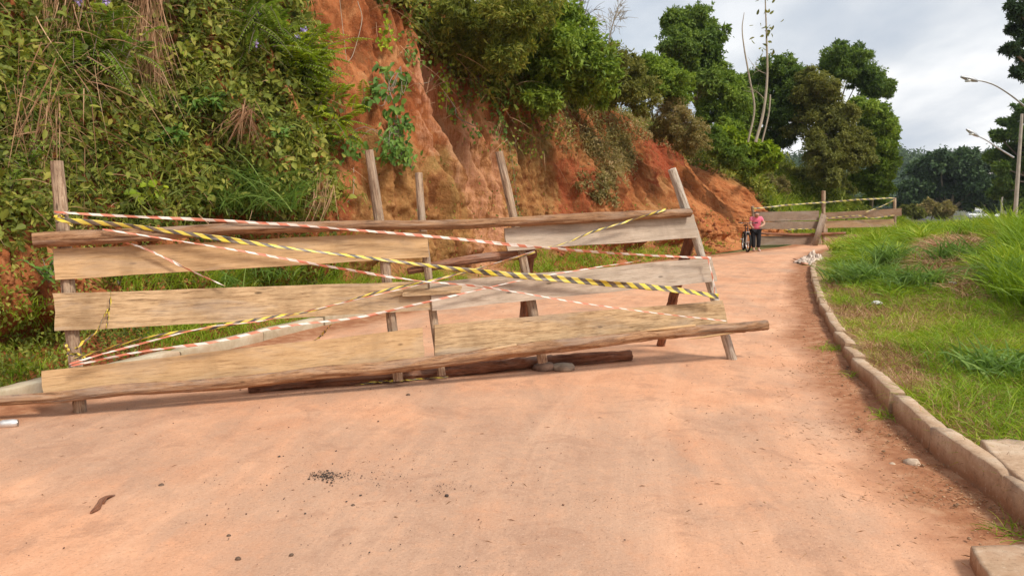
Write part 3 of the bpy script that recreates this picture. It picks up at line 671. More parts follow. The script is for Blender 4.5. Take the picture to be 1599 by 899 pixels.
# planks
plank('plank', [(82, 389), (667, 361), (670, 402), (86, 437)], 0, W_TAN, BAR, seed=1)
plank('plank', [(84, 459), (673, 438), (675, 484), (86, 517)], 0, W_ROUGH, BAR, seed=2)
plank('plank', [(65, 579), (660, 512), (663, 565), (67, 628)], 0, W_TAN, BAR, seed=3)
plank('plank', [(788, 356), (1083, 335), (1091, 371), (793, 391)], .0, W_GREY, BAR, seed=4)
plank('plank', [(670, 441), (1111, 402), (1121, 439), (676, 485)], .03, W_GREY, BAR, seed=5)
plank('plank', [(678, 508), (1128, 468), (1139, 512), (680, 556)], 0, W_ROUGH, BAR, seed=6)
plank('splice_board', [(629, 453), (720, 446), (720, 458), (629, 463)], .06, W_ROUGH, BAR, th=.02, seed=7)
# rails
logp('rail', [(52, 374), (100, 372), (200, 368), (330, 359), (450, 355), (560, 352), (700, 351), (800, 346), (900, 341), (1000, 336), (1078, 332)],
     [.062, .06, .055, .046, .05, .045, .043, .045, .05, .046, .044], .06, W_LOG, BAR, n=140, rough=.2, seed=21)
logp('rail', [(-60, 632), (20, 624), (100, 619), (200, 608), (330, 600), (430, 590), (500, 582), (600, 574), (700, 562), (780, 551), (850, 542), (950, 531), (1020, 523), (1100, 515), (1160, 511), (1197, 507)],
     [.035, .037, .042, .048, .05, .052, .052, .055, .056, .058, .062, .06, .058, .055, .054, .054], .105, W_LOG, BAR, n=170, rough=.2, seed=22)
logp('short_rail', [(637, 424), (700, 411), (760, 402), (836, 396)], [.03, .04, .045, .045], -.14, W_RED, BAR, n=40, rough=.2, seed=23)
# splinters of the long bottom rail
for a, b, r in (((1000, 517), (1085, 508), .02), ((752, 548), (806, 538), .018), ((1072, 530), (1145, 519), .014)):
    mb = MB(); tube(mb, [pl(*a, .13), pl((a[0] + b[0]) / 2, (a[1] + b[1]) / 2, .13), pl(*b, .12)], [.003, r, r * .8], 6, 14, .3, 5); put('splinter', mb, W_TAN, BAR)
# split log on the road under the rack
P = [gp(x, y) for x, y in ((388, 613), (470, 606), (560, 600), (640, 594), (720, 586), (800, 578), (880, 571), (985, 563))]
P = np.array(P); P[:, 2] = [.055, .055, .06, .065, .06, .062, .06, .06]
mb = MB(); tube(mb, P, [.05, .058, .055, .06, .07, .062, .06, .055], 28, 170, .4, 77)
tag(put('fallen_log', mb, W_RED, origin=P[0] * [1, 1, 0], smooth=True), 'dark reddish split log lying on the road under the near barrier', 'log')
for (px, py, r, lb, sd_) in ((848, 577, .12, 'brown flat stone wedged at the foot of the leaning middle post', 3), (878, 577, .13, 'grey flat stone lying beside the fallen log', 4)):
    c = gp(px, py); c[2] = .02; mb = MB(); rock(mb, c, r, sd_, .45, 2)
    mb_o = put('stone', mb, flat('stone_grey' if r > .125 else 'stone_brown', (.3, .23, .17) if r > .125 else (.22, .14, .1), .9, .2, sc=9, var=.3, bump=.6), origin=(c[0], c[1], 0)); tag(mb_o, lb, 'stone')

# ------------------------------------------------------------------ tapes
def ribbon(name, pts, w, mat, label, off=.1, sag=0.0, group=None, twist=.5, seed=0, plane=pl, n=160, curl=1.0, world_pts=None):
    W = np.array(world_pts if world_pts is not None else [plane(p[0], p[1], p[2] if len(p) > 2 else off) for p in pts])
    P = spline(W + np.r_[np.zeros((1, 3)), rng.normal(0, .006, (len(W) - 2, 3)), np.zeros((1, 3))], n) if len(W) > 2 else W[0] + (W[1] - W[0]) * np.linspace(0, 1, n)[:, None]
    u = np.linspace(0, 1, n); P[:, 2] -= sag * 4 * u * (1 - u)
    T = norm(np.gradient(P, axis=0)); up = np.array([0, 0, 1.0]); B = norm(np.cross(T, PN)); B *= np.sign(B[:, 2:3] + 1e-9)
    Nn = np.cross(T, B)
    ang = twist * (fbm(u * 9 + seed, 0, 0, 300 + seed, 3) - .5) * 7.0
    wv = (np.interp(u, np.linspace(0, 1, len(w)), w) if np.ndim(w) else np.full(n, w)) * ((.5 if mat is TAPE_R else .58) if plane is pl else .42)
    wv = wv * (.62 + .75 * fbm(u * 16 + seed * 3, 7, 0, 340 + seed, 3))
    D = B * np.cos(ang)[:, None] + Nn * np.sin(ang)[:, None]; Q = -B * np.sin(ang)[:, None] + Nn * np.cos(ang)[:, None]
    L = np.concatenate([[0], np.cumsum(np.linalg.norm(np.diff(P, axis=0), axis=1))])
    cr = np.array([-1, -.5, 0, .5, 1.]); fold = (fbm(u * 30 + seed, 3, 0, 320 + seed) - .4)[:, None] * .9 * curl
    V = P[:, None] + D[:, None] * (wv[:, None, None] * .5 * cr[None, :, None]) + Q[:, None] * (wv[:, None] * fold * (np.abs(cr) - .5))[..., None]
    uv = np.stack(np.broadcast_arrays(L[:, None], .035 * cr[None]), -1).reshape(-1, 2)
    mb = MB(); mb.add(V.reshape(-1, 3), [grid_faces(n, 5)], 0, uv)
    o = put(name, mb, mat, origin=P[0]); so_ = o.modifiers.new('thick', 'SOLIDIFY'); so_.thickness = .0012
    return tag(o, label, 'barrier tape', group)
gY, gR = 'yellow and black tapes on the near barrier', 'red and white tapes on the near barrier'
ribbon('barrier_tape', [(84, 331), (160, 336), (300, 344), (440, 350), (560, 359), (700, 371), (850, 387), (1000, 397), (1110, 403)], [.034, .04, .05, .036, .034, .045, .06, .045, .05], TAPE_R,
       'red and white tape from the left post top over the upper rail to the right', .12, 0, gR, .35, 1)
ribbon('barrier_tape', [(160, 358), (330, 384), (500, 412), (640, 436), (760, 450), (900, 471), (1020, 488), (1134, 501)], [.03, .035, .04, .035, .03, .025, .022, .02], TAPE_R,
       'red and white tape sloping from the upper rail down to the bottom rail end', .15, 0, gR, .4, 2)
ribbon('barrier_tape', [(190, 377), (230, 390), (290, 417), (352, 447)], [.03, .04, .035, .02], TAPE_R, 'short red and white tape slanting behind the upper left plank edge', .06, 0, gR, .5, 3, n=60)
ribbon('barrier_tape', [(86, 343), (200, 352), (330, 370), (450, 387), (600, 407), (700, 418), (800, 430), (950, 443), (1050, 452), (1122, 463)], [.07, .08, .075, .06, .065, .075, .09, .11, .11, .08], TAPE_Y,
       'widest yellow and black tape stretched from the left post down to the right post', .13, 0, gY, .25, 4)
ribbon('barrier_tape', [(1040, 327), (990, 343), (930, 362), (880, 378), (836, 390)], [.05, .045, .035, .02, .015], TAPE_Y, 'yellow and black tape slanting across the upper right plank', .11, 0, gY, .5, 5, n=80)
ribbon('barrier_tape', [(836, 394), (760, 415), (680, 434), (600, 453), (500, 480), (420, 494), (320, 513), (220, 528), (115, 560)], [.02, .025, .035, .045, .04, .045, .05, .03, .03], TAPE_Y,
       'yellow and black tape rising from the lower left post to the short middle rail', .1, 0, gY, .55, 6)
ribbon('barrier_tape', [(108, 568), (200, 541), (320, 514), (420, 499), (560, 466), (690, 435), (835, 392)], [.03, .03, .025, .02, .02, .022, .022], TAPE_R,
       'thin twisted red and white tape running up beside the yellow one to the middle rail', .115, 0, gR, .5, 7)
ribbon('barrier_tape', [(110, 571), (220, 549), (340, 531), (440, 512), (560, 494), (650, 475), (740, 455), (830, 433), (920, 420), (1000, 407)], [.03, .04, .045, .045, .04, .035, .03, .025, .018, .015], TAPE_R,
       'lowest red and white tape rising from the left post foot across the middle planks', .11, 0, gR, .4, 8)
ribbon('barrier_tape', [(1104, 400), (1112, 425), (1117, 450), (1116, 468)], [.035, .03, .03, .02], TAPE_R, 'short red and white tape hanging down over the right plank end', .12, 0, gR, .4, 9, n=40)
ribbon('barrier_tape', [(173, 455), (171, 480), (166, 492), (150, 518), (132, 532), (118, 545)], [.025, .04, .03, .03, .05, .04], TAPE_Y, 'crumpled yellow and black tape looped round the left end of the middle plank', .07, 0, gY, 1.2, 10, n=60)
ribbon('barrier_tape', [(170, 480), (168, 498), (166, 512)], [.04, .03, .02], TAPE_Y, 'loose yellow and black tape end hanging on the middle left plank', .05, 0, gY, .8, 11, n=30)
ribbon('barrier_tape', [(100, 536), (112, 549), (125, 557), (138, 563), (120, 556), (104, 553)], [.05, .06, .06, .04, .05, .05], TAPE_Y, 'knotted yellow and black tape tied round the left post above the lowest plank', .045, 0, gY, 1.4, 12, n=70)
ribbon('barrier_tape', [(84, 340), (96, 336), (108, 346), (114, 352), (98, 344), (86, 346)], [.05, .06, .05, .03, .04, .05], TAPE_Y, 'yellow and black tape knot tied round the top of the left post', .06, 0, gY, 1.3, 13, n=60)
# loose ends near the ground
q = gp(560, 598); w0 = [gp(555, 601, .02), gp(590, 596, .03), gp(640, 592, .04), gp(700, 588, .03)]
ribbon('barrier_tape', None, [.03, .045, .03, .02], TAPE_Y, 'loose yellow and black tape trailing on the road beside the fallen log', group=gY, twist=1.2, seed=14, world_pts=w0, n=60)
w0 = [gp(518, 506, .42), gp(508, 516, .30), gp(500, 524, .22), gp(490, 532, .14)]
ribbon('barrier_tape', None, [.02, .05, .06, .04], TAPE_Y, 'yellow tape scrap caught in the grass by the pale kerb', group=gY, twist=1.2, seed=15, world_pts=w0, n=40)

# ------------------------------------------------------------------ far barrier
FD = 31.0
fL = gp(1178, 384); fR = np.array([15.7, 33.5, 0.0]); fR = dp(1400, 372, 32.4); fR[2] = 0
fu = norm(fR - fL); fn = np.array([fu[1], -fu[0], 0.0]); fn = fn if fn @ (CAM - fL) > 0 else -fn
def plf(px, py, off=0.0):
    d = ray(px, py); o = fL + fn * off; t = ((o - CAM) @ fn) / (d @ fn); return CAM + d * t
FB = thing('road_barrier', (fL + fR) / 2 * [1, 1, 0], 'distant grey and brown plank barrier closing the road at its far end', 'barrier')
for pts, r, sd_ in (([(1175, 322), (1177, 350), (1178, 386)], .06, 31), ([(1286, 298), (1286, 340), (1287, 386)], .075, 32), ([(1397, 309), (1397, 345), (1398, 384)], .06, 33), ([(1289, 333), (1290, 380)], .06, 35)):
    logp('post', pts, r, -.06, W_POST, FB, 10, 24, .12, sd_, plf)
for cs, mt, sd_ in (([(1177, 331), (1279, 329), (1279, 344), (1178, 346)], W_GREYB, 1), ([(1179, 347), (1280, 345), (1280, 357), (1180, 358)], W_GREYB, 2), ([(1180, 369), (1282, 367), (1283, 381), (1180, 383)], W_GREYB, 3),
                    ([(1288, 332), (1408, 325), (1408, 337), (1289, 343)], W_BROWN, 4), ([(1288, 345), (1396, 342), (1396, 354), (1289, 356)], W_BR2, 5), ([(1289, 367), (1400, 365), (1400, 379), (1289, 380)], W_BR2, 6)):
    plank('plank', cs, .0, mt, FB, seed=sd_ + 30, plane=plf)
logp('rail', [(1180, 364), (1230, 366), (1260, 366), (1320, 364)], .05, .05, W_RED, FB, 10, 40, .2, 41, plf)
B0 = plf(1286, 335, .1); B1 = gp(1271, 384); mbq = MB(); d0 = norm(B1 - B0)
sdv = norm(np.cross(d0, fn)) * .13; Vq = np.array([B0 - sdv, B0 + sdv, B1 + sdv, B1 - sdv]); Vq = np.vstack([Vq, Vq + fn * .04])
mbq.add(Vq, [np.array([[0, 1, 2, 3], [7, 6, 5, 4], [0, 4, 5, 1], [1, 5, 6, 2], [2, 6, 7, 3], [3, 7, 4, 0]])], 0, np.column_stack([Vq[:, 2], Vq[:, 0] * .5]))
put('slanting_board', mbq, W_GREYB, FB)
gF = 'yellow and black tapes on the far barrier'
for pts, w, lb, sd_ in (([(1176, 326), (1230, 320), (1286, 316), (1340, 312), (1397, 309)], .13, 'striped tape strung along the tops of the distant barrier posts', 51),
                        ([(1288, 341), (1340, 337), (1360, 341), (1397, 336)], .09, 'striped tape sagging between the two right planks of the distant barrier', 52),
                        ([(1225, 359), (1250, 358), (1284, 358)], .1, 'striped tape crossing the gap above the rail of the distant barrier', 53),
                        ([(1352, 331), (1376, 322), (1397, 312)], .08, 'striped tape slanting down from the right post of the distant barrier', 54)):
    ribbon('barrier_tape', pts, w, TAPE_YF, lb, .12, 0, gF, .25, sd_, plf, 80)

# ------------------------------------------------------------------ small things on the road
def branch(pts, r, label, mat, name='stick', z=.015, cat='stick', n=24):
    P = np.array([gp(x, y) for x, y in pts]); P[:, 2] = z; mb = MB(); tube(mb, P, r, 6, n, .4, 3)
    return mb, P
mb, P = branch([(142, 804), (152, 797), (158, 786), (168, 780), (180, 776)], [.006, .02, .016, .012, .003], '', W_RED)
tube(mb, [gp(160, 785, .015), gp(166, 776, .03), gp(176, 773, .02)], [.012, .008, .002], 5, 10, .3, 5)
tag(put('driftwood', mb, W_RED, origin=(P[0][0], P[0][1], 0)), 'curved brown strip of bark lying alone on the left of the road', 'bark')
STN = flat('dark_stone', (.13, .085, .06), .9, .2, var=.35, sc=30, bump=.6); STL = flat('light_stone', (.5, .38, .28), .9, .2, var=.25, sc=20, bump=.6)
for px, py, r, mt, lb in ((252, 759, .017, STN, 'dark stone lying right of the bark strip'), (551, 790, .012, STN, 'small dark stone below the charred patch'),
                          (637, 618, .02, STN, 'round dark pebble in front of the middle of the barrier'), (357, 837, .011, STN, 'small dark stone in the left foreground'),
                          (372, 873, .013, STN, 'dark stone beside a white chip near the bottom edge'), (455, 867, .011, STN, 'small dark stone near the bottom edge, right of the other'),
                          (1425, 728, .05, STL, 'pale angular stone near the foot of the kerb'), (1393, 727, .02, STL, 'small pale pebble left of the angular stone by the kerb'),
                          (1420, 744, .018, STL, 'small pale pebble below the angular stone by the kerb'), (1322, 579, .02, STN, 'dark stone at the kerb foot further up the road')):
    c = gp(px, py, .0) + np.array([0, 0, r * .35]); mb = MB(); rock(mb, c, r, int(px), .75, 2)
    tag(put('stone', mb, mt, origin=(c[0], c[1], 0)), lb, 'stone')
# charred crumbs and grit
def grit(name, pts, rad, mat, label=None, kind='stuff'):
    bm = bmesh.new(); bmesh.ops.create_icosphere(bm, subdivisions=1, radius=1); V0 = np.array([v.co for v in bm.verts]); F0 = np.array([[v.index for v in f.verts] for f in bm.faces]); bm.free()
    n = len(pts); J = V0[None] * (1 + rng.uniform(-.35, .35, (n, len(V0), 1))) * np.column_stack([rad, rad * rng.uniform(.6, 1.4, n), rad * .55])[:, None]
    V = J + pts[:, None]; Fc = (F0[None] + np.arange(n)[:, None, None] * len(V0)).reshape(-1, 3)
    mb = MB(); mb.add(V.reshape(-1, 3), [Fc], np.repeat(rng.random(n), len(V0))); o = put(name, mb, mat); tag(o, kind=kind)
    if label: tag(o, label)
    return o
def road_pts(n, px, py, sx, sy):
    q = np.array([gp(a, b) for a, b in zip(rng.normal(px, sx, n), np.clip(rng.normal(py, sy, n), 560, 960))]); q[:, 2] = .012; return q
CH = flat('charcoal', (.07, .055, .048), .95, .1, var=.5, sc=40)
P1 = np.vstack([road_pts(520, 512, 745, 14, 3.5), road_pts(130, 560, 750, 45, 9), road_pts(120, 600, 735, 90, 22), road_pts(70, 690, 765, 25, 6), road_pts(150, 620, 800, 190, 45)])
grit('charcoal_crumbs', P1, rng.exponential(.0013, len(P1)) + .0009, CH)
P2 = []
while len(P2) < 2200:
    x, y = rng.uniform(-4, 4), rng.uniform(2.4, 14); 
    px, py, _ = proj(np.array([x, y, 0])); 
    if rng.random() < (.25 + .9 * float(vnoise(x * 1.1, y * 1.1, 0, 5) > .55)): P2.append((x, y, .01))
P2 = np.array(P2); dR = dist_poly(P2[:, 0], P2[:, 1], RIGHTd); dLm = dist_poly(P2[:, 0], P2[:, 1], LEFTd)
xr = np.interp(P2[:, 1], RIGHTd[:, 1], RIGHTd[:, 0]); xl = np.interp(P2[:, 1], LEFTd[:, 1], LEFTd[:, 0]); P2 = P2[(P2[:, 0] < xr - .05) & (P2[:, 0] > xl + .1)]
grit('gravel', P2, rng.exponential(.0013, len(P2)) + .0008, flat('grit_brown', (.17, .09, .06), .9, .2, var=.5, sc=12))
# crumbs and twigs collected along the kerb foot
n = 3000; i = rng.integers(iR, len(RIGHTd) - 200, n); d = np.abs(rng.exponential(.28, n)) + .02
P3 = np.column_stack([RIGHTd[i] + np.column_stack([-d, rng.uniform(-.1, .1, n)]), np.full(n, .03)])
grit('kerb_debris', P3, rng.exponential(.0024, n) + .001, flat('debris_brown', (.36, .22, .13), .9, .2, var=.5, sc=12))
mb = MB(); n = 1400; i = rng.integers(iR, len(RIGHTd) - 150, n); d = np.abs(rng.exponential(.35, n)); P = np.column_stack([RIGHTd[i] + np.column_stack([-d, 0 * d]), np.full(n, .035)])
leaves(mb, P, rdir(n) * [1, 1, .12], [0, 0, 1.], rng.uniform(.015, .06, n), rng.uniform(.002, .0045, n), rng.random(n), six=False)
n = 150; P = road_pts(n, 700, 700, 420, 90); leaves(mb, P, rdir(n) * [1, 1, .08], [0, 0, 1.], rng.uniform(.015, .06, n), rng.uniform(.002, .005, n), rng.random(n) * .5, six=False)
tag(put('dry_twigs', mb, G_DRY), kind='stuff')
# drink can by the left kerb
c = gp(13, 668); can = thing('drink_can', (c[0], c[1], 0), 'crushed silver and white drink can lying by the pale kerb at the left edge', 'can')
mb = MB(); tube(mb, [c + [-.055, -.02, .034], c + [-.03, -.01, .033], c + [.03, .012, .033], c + [.06, .022, .034]], [.026, .034, .034, .027], 18, 20, .1, 4)
put('can_body', mb, flat('can_metal', (.7, .68, .66), .35, .5, .6, var=.1, sc=20), can, smooth=True)
mb = MB(); tube(mb, [c + [.06, .022, .034], c + [.064, .0235, .034]], [.024, .023], 18, 3, 0, 4); put('can_lid', mb, flat('can_dark', (.3, .29, .28), .4, .5, .7), can)
# rubble and sacks at the road edge by the far barrier
cr = gp(1262, 411); TERR = flat('terracotta', (.5, .27, .18), .85, .2, var=.3); t = thing('rubbish_heap', (cr[0], cr[1], 0), 'heap of white sacking and broken tiles where the kerb meets the tall grass', 'rubbish')
WHTD = flat('dusty_sacking', (.55, .44, .36), .8, .2, var=.45, sc=7, bump=.6); WHT = flat('white_plastic', (.72, .68, .64), .55, .4, var=.12, sc=9, bump=.5)
mb = MB()
nx_ = 90; uu, vv = np.meshgrid(np.linspace(-1, 1, nx_), np.linspace(-1, 1, nx_), indexing='ij'); rr_ = np.hypot(uu, vv) * (.75 + .5 * fbm(uu * 2, vv * 2, 0, 611))
Xs = cr[0] + .15 + uu * .55; Ys = cr[1] + vv * .8 + uu * .3; Zs = np.where(rr_ < 1, .04 + .17 * (1 - rr_) + (np.abs(fbm(uu * 5, vv * 5, 0, 612, 4) - .5)) * .45 * (1 - rr_ ** 2) , -.05)
mb.add(np.stack([Xs, Ys, Zs], -1).reshape(-1, 3), [grid_faces(nx_, nx_)])
put('sacking', mb, WHTD, t)
for k_ in range(9):
    mb = MB(); q = gp(1240 + rng.uniform(0, 50), 411 + rng.uniform(-6, 6)); q[2] = rng.uniform(.02, .1); box(mb, q, rng.uniform(.1, .3), rng.uniform(.06, .2), .03, rng.uniform(0, 3), .02); put('broken_tile', mb, TERR, t)
# ================================================================== VEGETATION
UP = np.array([0, 0, 1.0])
def clumped(P, nn, seed, sc=1.3, amp=.55, base=.03):
    """push cover points out of the surface into lumps"""
    l = fbm(P[:, 0] * sc, P[:, 1] * sc, P[:, 2] * sc, seed, 3)
    h = base + amp * np.clip((l - .38) * 3.2, 0, 1.2)
    return h, l
def cover(mb, n, L, W, seed, poly, six=True, amp=.55, vbias=0.0, base=.03, **kw):
    P, nn, d = sample_hill(n, poly, **kw)
    if not len(P): return
    h, l = clumped(P, nn, seed, amp=amp, base=base)
    k = h * rng.random(len(P)) ** .45
    ax = norm(nn * [1, 1, .4] + UP * .5)
    Q = P + ax * k[:, None] + rng.normal(0, .03, P.shape)
    D = norm(nn * rng.uniform(-.2, .7, (len(P), 1)) + rdir(len(P)) * .9 - UP * .35)
    N2 = norm(nn * .8 + UP * .6 + rdir(len(P)) * .45)
    sc = np.clip(d / 11, .85, 3.2) ** .75
    patch = fbm(P[:, 0] * .9, P[:, 1] * .9, P[:, 2] * .9, seed + 50, 3)
    v = np.clip(.15 + vbias + (patch - .5) * 1.5 + rng.normal(.25, .26, len(P)) * 1., 0, 1)
    leaves(mb, Q, D, N2, rng.uniform(*L, len(P)) * sc, rng.uniform(*W, len(P)) * sc, v, six)
VA = [(-300, -500), (455, -500), (465, -40), (480, 20), (535, 75), (540, 120), (515, 190), (520, 250), (500, 335), (440, 350), (330, 350), (240, 360), (140, 370), (90, 400), (40, 370), (-300, 370)]
VB = [(600, -500), (605, 10), (640, 50), (690, 105), (750, 130), (795, 185), (845, 175), (900, 165), (985, 160), (1040, 150), (1085, 200), (1105, 225), (1125, 215), (1180, 245), (1235, 310), (1290, 330), (1500, 330), (1500, -500)]
# big soft fill layer of the bank
mb = MB()
cover(mb, 52000, (.05, .10), (.022, .05), 401, VA, amp=.6, vbias=.08)
cover(mb, 5000, (.10, .16), (.06, .10), 403, VA, amp=.75, vbias=.2)
cover(mb, 22000, (.08, .15), (.05, .10), 405, VA, amp=.6, vbias=0.0)
cover(mb, 26000, (.10, .22), (.015, .03), 409, VA, amp=.65, vbias=.05)
cover(mb, 42000, (.05, .12), (.03, .06), 411, VB, amp=.7, dmax=50)
cover(mb, 34000, (.08, .17), (.03, .06), 415, VB, amp=.9, vbias=.18, dmax=50)
# lower slope behind the barrier: thin patchy leaves
LOW = [(-200, 360), (60, 380), (150, 380), (340, 350), (500, 350), (520, 470), (330, 470), (200, 560), (90, 620), (-200, 640)]
cover(mb, 7500, (.04, .08), (.02, .04), 421, LOW, amp=.25, vbias=.0)
cover(mb, 1200, (.03, .06), (.015, .03), 425, [(500, 200), (850, 300), (1160, 330), (1160, 400), (640, 440), (500, 400)], amp=.12)
cover(mb, 500, (.03, .06), (.02, .03), 427, [(640, 40), (850, 150), (850, 260), (720, 230), (640, 150)], amp=.15)
for a_, b_, c_, d_, n_ in ((45, 62, .05, 1.9, 44000), (38, 45.5, 1.04, 1.9, 16000)):
    cover(mb, n_, (.05, .10), (.03, .055), 417 + n_ % 7, None, amp=.7, vbias=.08, dmax=70, tr=(c_, d_), sr=(a_, b_))
tag(put('bank_foliage', mb, G_MIX), kind='stuff')
# scrub on the cut face (brownish fine twigs and leaves)
mb = MB()
SCR = [(845, 165), (1075, 165), (1100, 240), (1060, 235), (1000, 215), (985, 260), (960, 310), (920, 290), (900, 250), (870, 250), (850, 215)]
cover(mb, 22000, (.05, .10), (.012, .03), 431, SCR, six=False, amp=.55, vbias=.1)
cover(mb, 9000, (.05, .1), (.012, .03), 433, [(930, 220), (975, 230), (960, 320), (930, 300)], six=False, amp=.5, vbias=.2)
P, nn, d = sample_hill(3500, SCR); blades(mb, P, norm(nn * .6 + UP + rdir(len(P)) * .4), rng.uniform(.2, .55, len(P)), .012, rng.uniform(.1, .6, len(P)), rng.uniform(.4, 1, len(P)))
P, nn, d = sample_hill(2600, VA); blades(mb, P + nn * .2, norm(nn * .6 + UP * .6 + rdir(len(P)) * .7), rng.uniform(.2, .6, len(P)), .007, rng.uniform(.2, 1, len(P)), rng.uniform(.4, 1, len(P)))
tag(put('scrub', mb, G_SCRUB), kind='stuff')
# dry hanging stalks and dead creeper, spread over the left bank and under the overhang
mb = MB()
def hang(n, poly, L, w, down=.8, **kw):
    P, nn, d = sample_hill(n, poly, **kw); 
    blades(mb, P + nn * rng.uniform(.25, .7, (len(P), 1)) + UP * .1, norm(nn * .6 - UP * down * .3 + rdir(len(P)) * .6), rng.uniform(*L, len(P)), w, rng.uniform(.3, 1.2, len(P)), rng.random(len(P)), 5)
hang(130, [(0, 80), (110, 60), (170, 120), (160, 260), (20, 260)], (.3, .8), .014)
hang(650, VA, (.12, .4), .009)
hang(700, [(700, -20), (800, -20), (860, 120), (800, 180), (720, 120), (640, 60)], (.3, 1.1), .02)
hang(500, [(600, 20), (800, 120), (840, 250), (800, 250), (640, 150)], (.3, .8), .012, 1.2)
tag(put('dead_creeper', mb, G_DRY), kind='stuff')
# coarse grass: left verge behind the barrier, and the hillside behind the far barrier
mb = MB()
def tuft_pts(n, poly, spread, per, **kw):
    P, nn, d = sample_hill(n, poly, **kw); P = np.repeat(P, per, 0); return P + rng.normal(0, spread, P.shape) * [1, 1, .2], np.repeat(d, per)
for n, poly, L_, w_b, per in ((900, [(300, 430), (520, 410), (780, 440), (760, 530), (640, 520), (300, 560), (230, 520)], (.12, .34), .009, 12), (420, [(800, 385), (960, 385), (1100, 380), (1100, 410), (960, 425), (790, 440)], (.15, .4), .013, 10),
                              (200, [(-100, 450), (120, 480), (110, 610), (-100, 640)], (.10, .28), .009, 10), (500, [(150, 430), (520, 380), (520, 450), (180, 520)], (.2, .5), .01, 10)):
    P, d = tuft_pts(n, poly, .06, per, tr=(-1, .45)); k = len(P)
    blades(mb, P, norm(UP + rdir(k) * .45), rng.uniform(*L_, k), rng.uniform(.6, 1.3, k) * w_b, rng.uniform(.2, 1.0, k), np.clip(rng.normal(.5, .2, k), 0, 1))
tag(put('roadside_grass', mb, G_GRASS), kind='stuff')
mb = MB(); HS = [(1195, 215), (1440, 200), (1480, 400), (1265, 400), (1245, 350), (1215, 290)]
P, d = tuft_pts(3600, HS, .12, 12, sr=(28, 90), dmax=70); P1_, d1_ = tuft_pts(2600, None, .12, 12, sr=(45.5, 66), tr=(-.6, 1.3), dmax=80); P = np.vstack([P, P1_]); k = len(P)
blades(mb, P, norm(UP + rdir(k) * .35), rng.uniform(.3, 1.1, k), rng.uniform(.015, .035, k), rng.uniform(.2, .8, k), np.clip(rng.normal(.62, .17, k), 0, 1), 3)
tag(put('hillside_grass', mb, G_GRASS), kind='stuff')

# ------------------------------------------------------------------ verge grass on the right
def verge_pts(n, xr_, yr_, keep=None):
    out = []
    m_ = 0
    while m_ < n:
        k = n * 3; x = rng.uniform(*xr_, k); y = np.exp(rng.uniform(math.log(yr_[0]), math.log(yr_[1]), k))
        xk = np.interp(y, RIGHTd[:, 1], RIGHTd[:, 0]); px, py, dd = proj(np.stack([x, y, 0 * x + .3], -1))
        ok = (x > xk + .17) & (px < 1700) & (px > 1200)
        if keep is not None: ok &= keep(x, y, px, py)
        out.append(np.stack([x[ok], y[ok]], -1)); m_ += ok.sum()
    q = np.vstack(out)[:n]; return np.column_stack([q, zverge(q[:, 0], q[:, 1]) - .01])
mb = MB()
def vg(n, per, L, W, xr_, yr_, keep=None, spread=.05, v=(.45, .2), lean=.5, bend=(.2, 1.0), seg=4, scale_d=True):
    P = np.repeat(verge_pts(n, xr_, yr_, keep), per, 0); k = len(P); P = P + rng.normal(0, spread, P.shape) * [1, 1, 0]
    pn = fbm(P[:, 0] * .7, P[:, 1] * .7, 0, 501, 3); hgt = .55 + 1.0 * pn
    s = np.clip(P[:, 1] / 9, .8, 2.2) ** .6 if scale_d else 1
    vv = np.clip(rng.normal(v[0], v[1], k) + (fbm(P[:, 0] * .5, P[:, 1] * .5, 0, 503, 3) - .5) * .9, 0, 1)
    blades(mb, P, norm(UP + rdir(k) * lean + np.array([-.12, -.1, 0])), rng.uniform(*L, k) * hgt, rng.uniform(*W, k) * s, rng.uniform(*bend, k), vv, seg)
near = lambda x, y, px, py: (py > 455) 
D2 = lambda x, y: np.interp(y, RIGHTd[:, 1], RIGHTd[:, 0])
hollow = lambda px, py: inpoly(px, py, [(1455, 385), (1520, 365), (1580, 385), (1570, 455), (1500, 475), (1440, 450)])
J_ = lambda x, y, s=110, q=.9: (fbm(x * q, y * q, 0, 77) - .5) * s
vg(2600, 8, (.04, .12), (.004, .009), (2.3, 14), (2.8, 13), v=(.86, .3), lean=1.1, bend=(.2, 1.2))
vg(800, 14, (.08, .22), (.005, .010), (2.3, 14), (4.0, 13), lambda x, y, px, py: fbm(x * 1.3, y * 1.3, 0, 91) > .53, v=(.5, .25), lean=.8)
vg(1100, 14, (.12, .34), (.006, .011), (3.2, 16), (5.0, 13), lambda x, y, px, py: px + J_(x, y, 420) > 1500, v=(.45, .2), lean=.8)
vg(1500, 12, (.18, .42), (.011, .02), (6.0, 22), (12.5, 24), lambda x, y, px, py: (x - D2(x, y) > .6) & ~hollow(px, py + 25) & (fbm(x * 1.2, y * 1.2, 0, 93) > .42), v=(.5, .2), lean=.8, bend=(.3, 1.2))
vg(700, 12, (.4, .85), (.016, .028), (8, 24), (13.5, 23), lambda x, y, px, py: (x - D2(x, y) > 1.2) & ~hollow(px, py + 25) & (fbm(x * .8, y * .8, 0, 95) > .45), v=(.48, .2), lean=.65, bend=(.3, 1.1))
vg(420, 14, (.5, 1.0), (.014, .024), (7, 24), (9.0, 20), lambda x, y, px, py: px + J_(x, y, 90) > 1565, v=(.4, .16), lean=.4, bend=(.2, .8))
vg(500, 8, (.12, .28), (.005, .009), (5, 12), (9, 22), lambda x, y, px, py: (x - D2(x, y) < 1.6), v=(.6, .2), lean=.8)
vg(900, 12, (.4, .8), (.02, .035), (10, 45), (22, 50), v=(.5, .15), lean=.5, seg=3, scale_d=False)
tag(put('verge_grass', mb, G_GRASS), kind='stuff')
mb = MB()
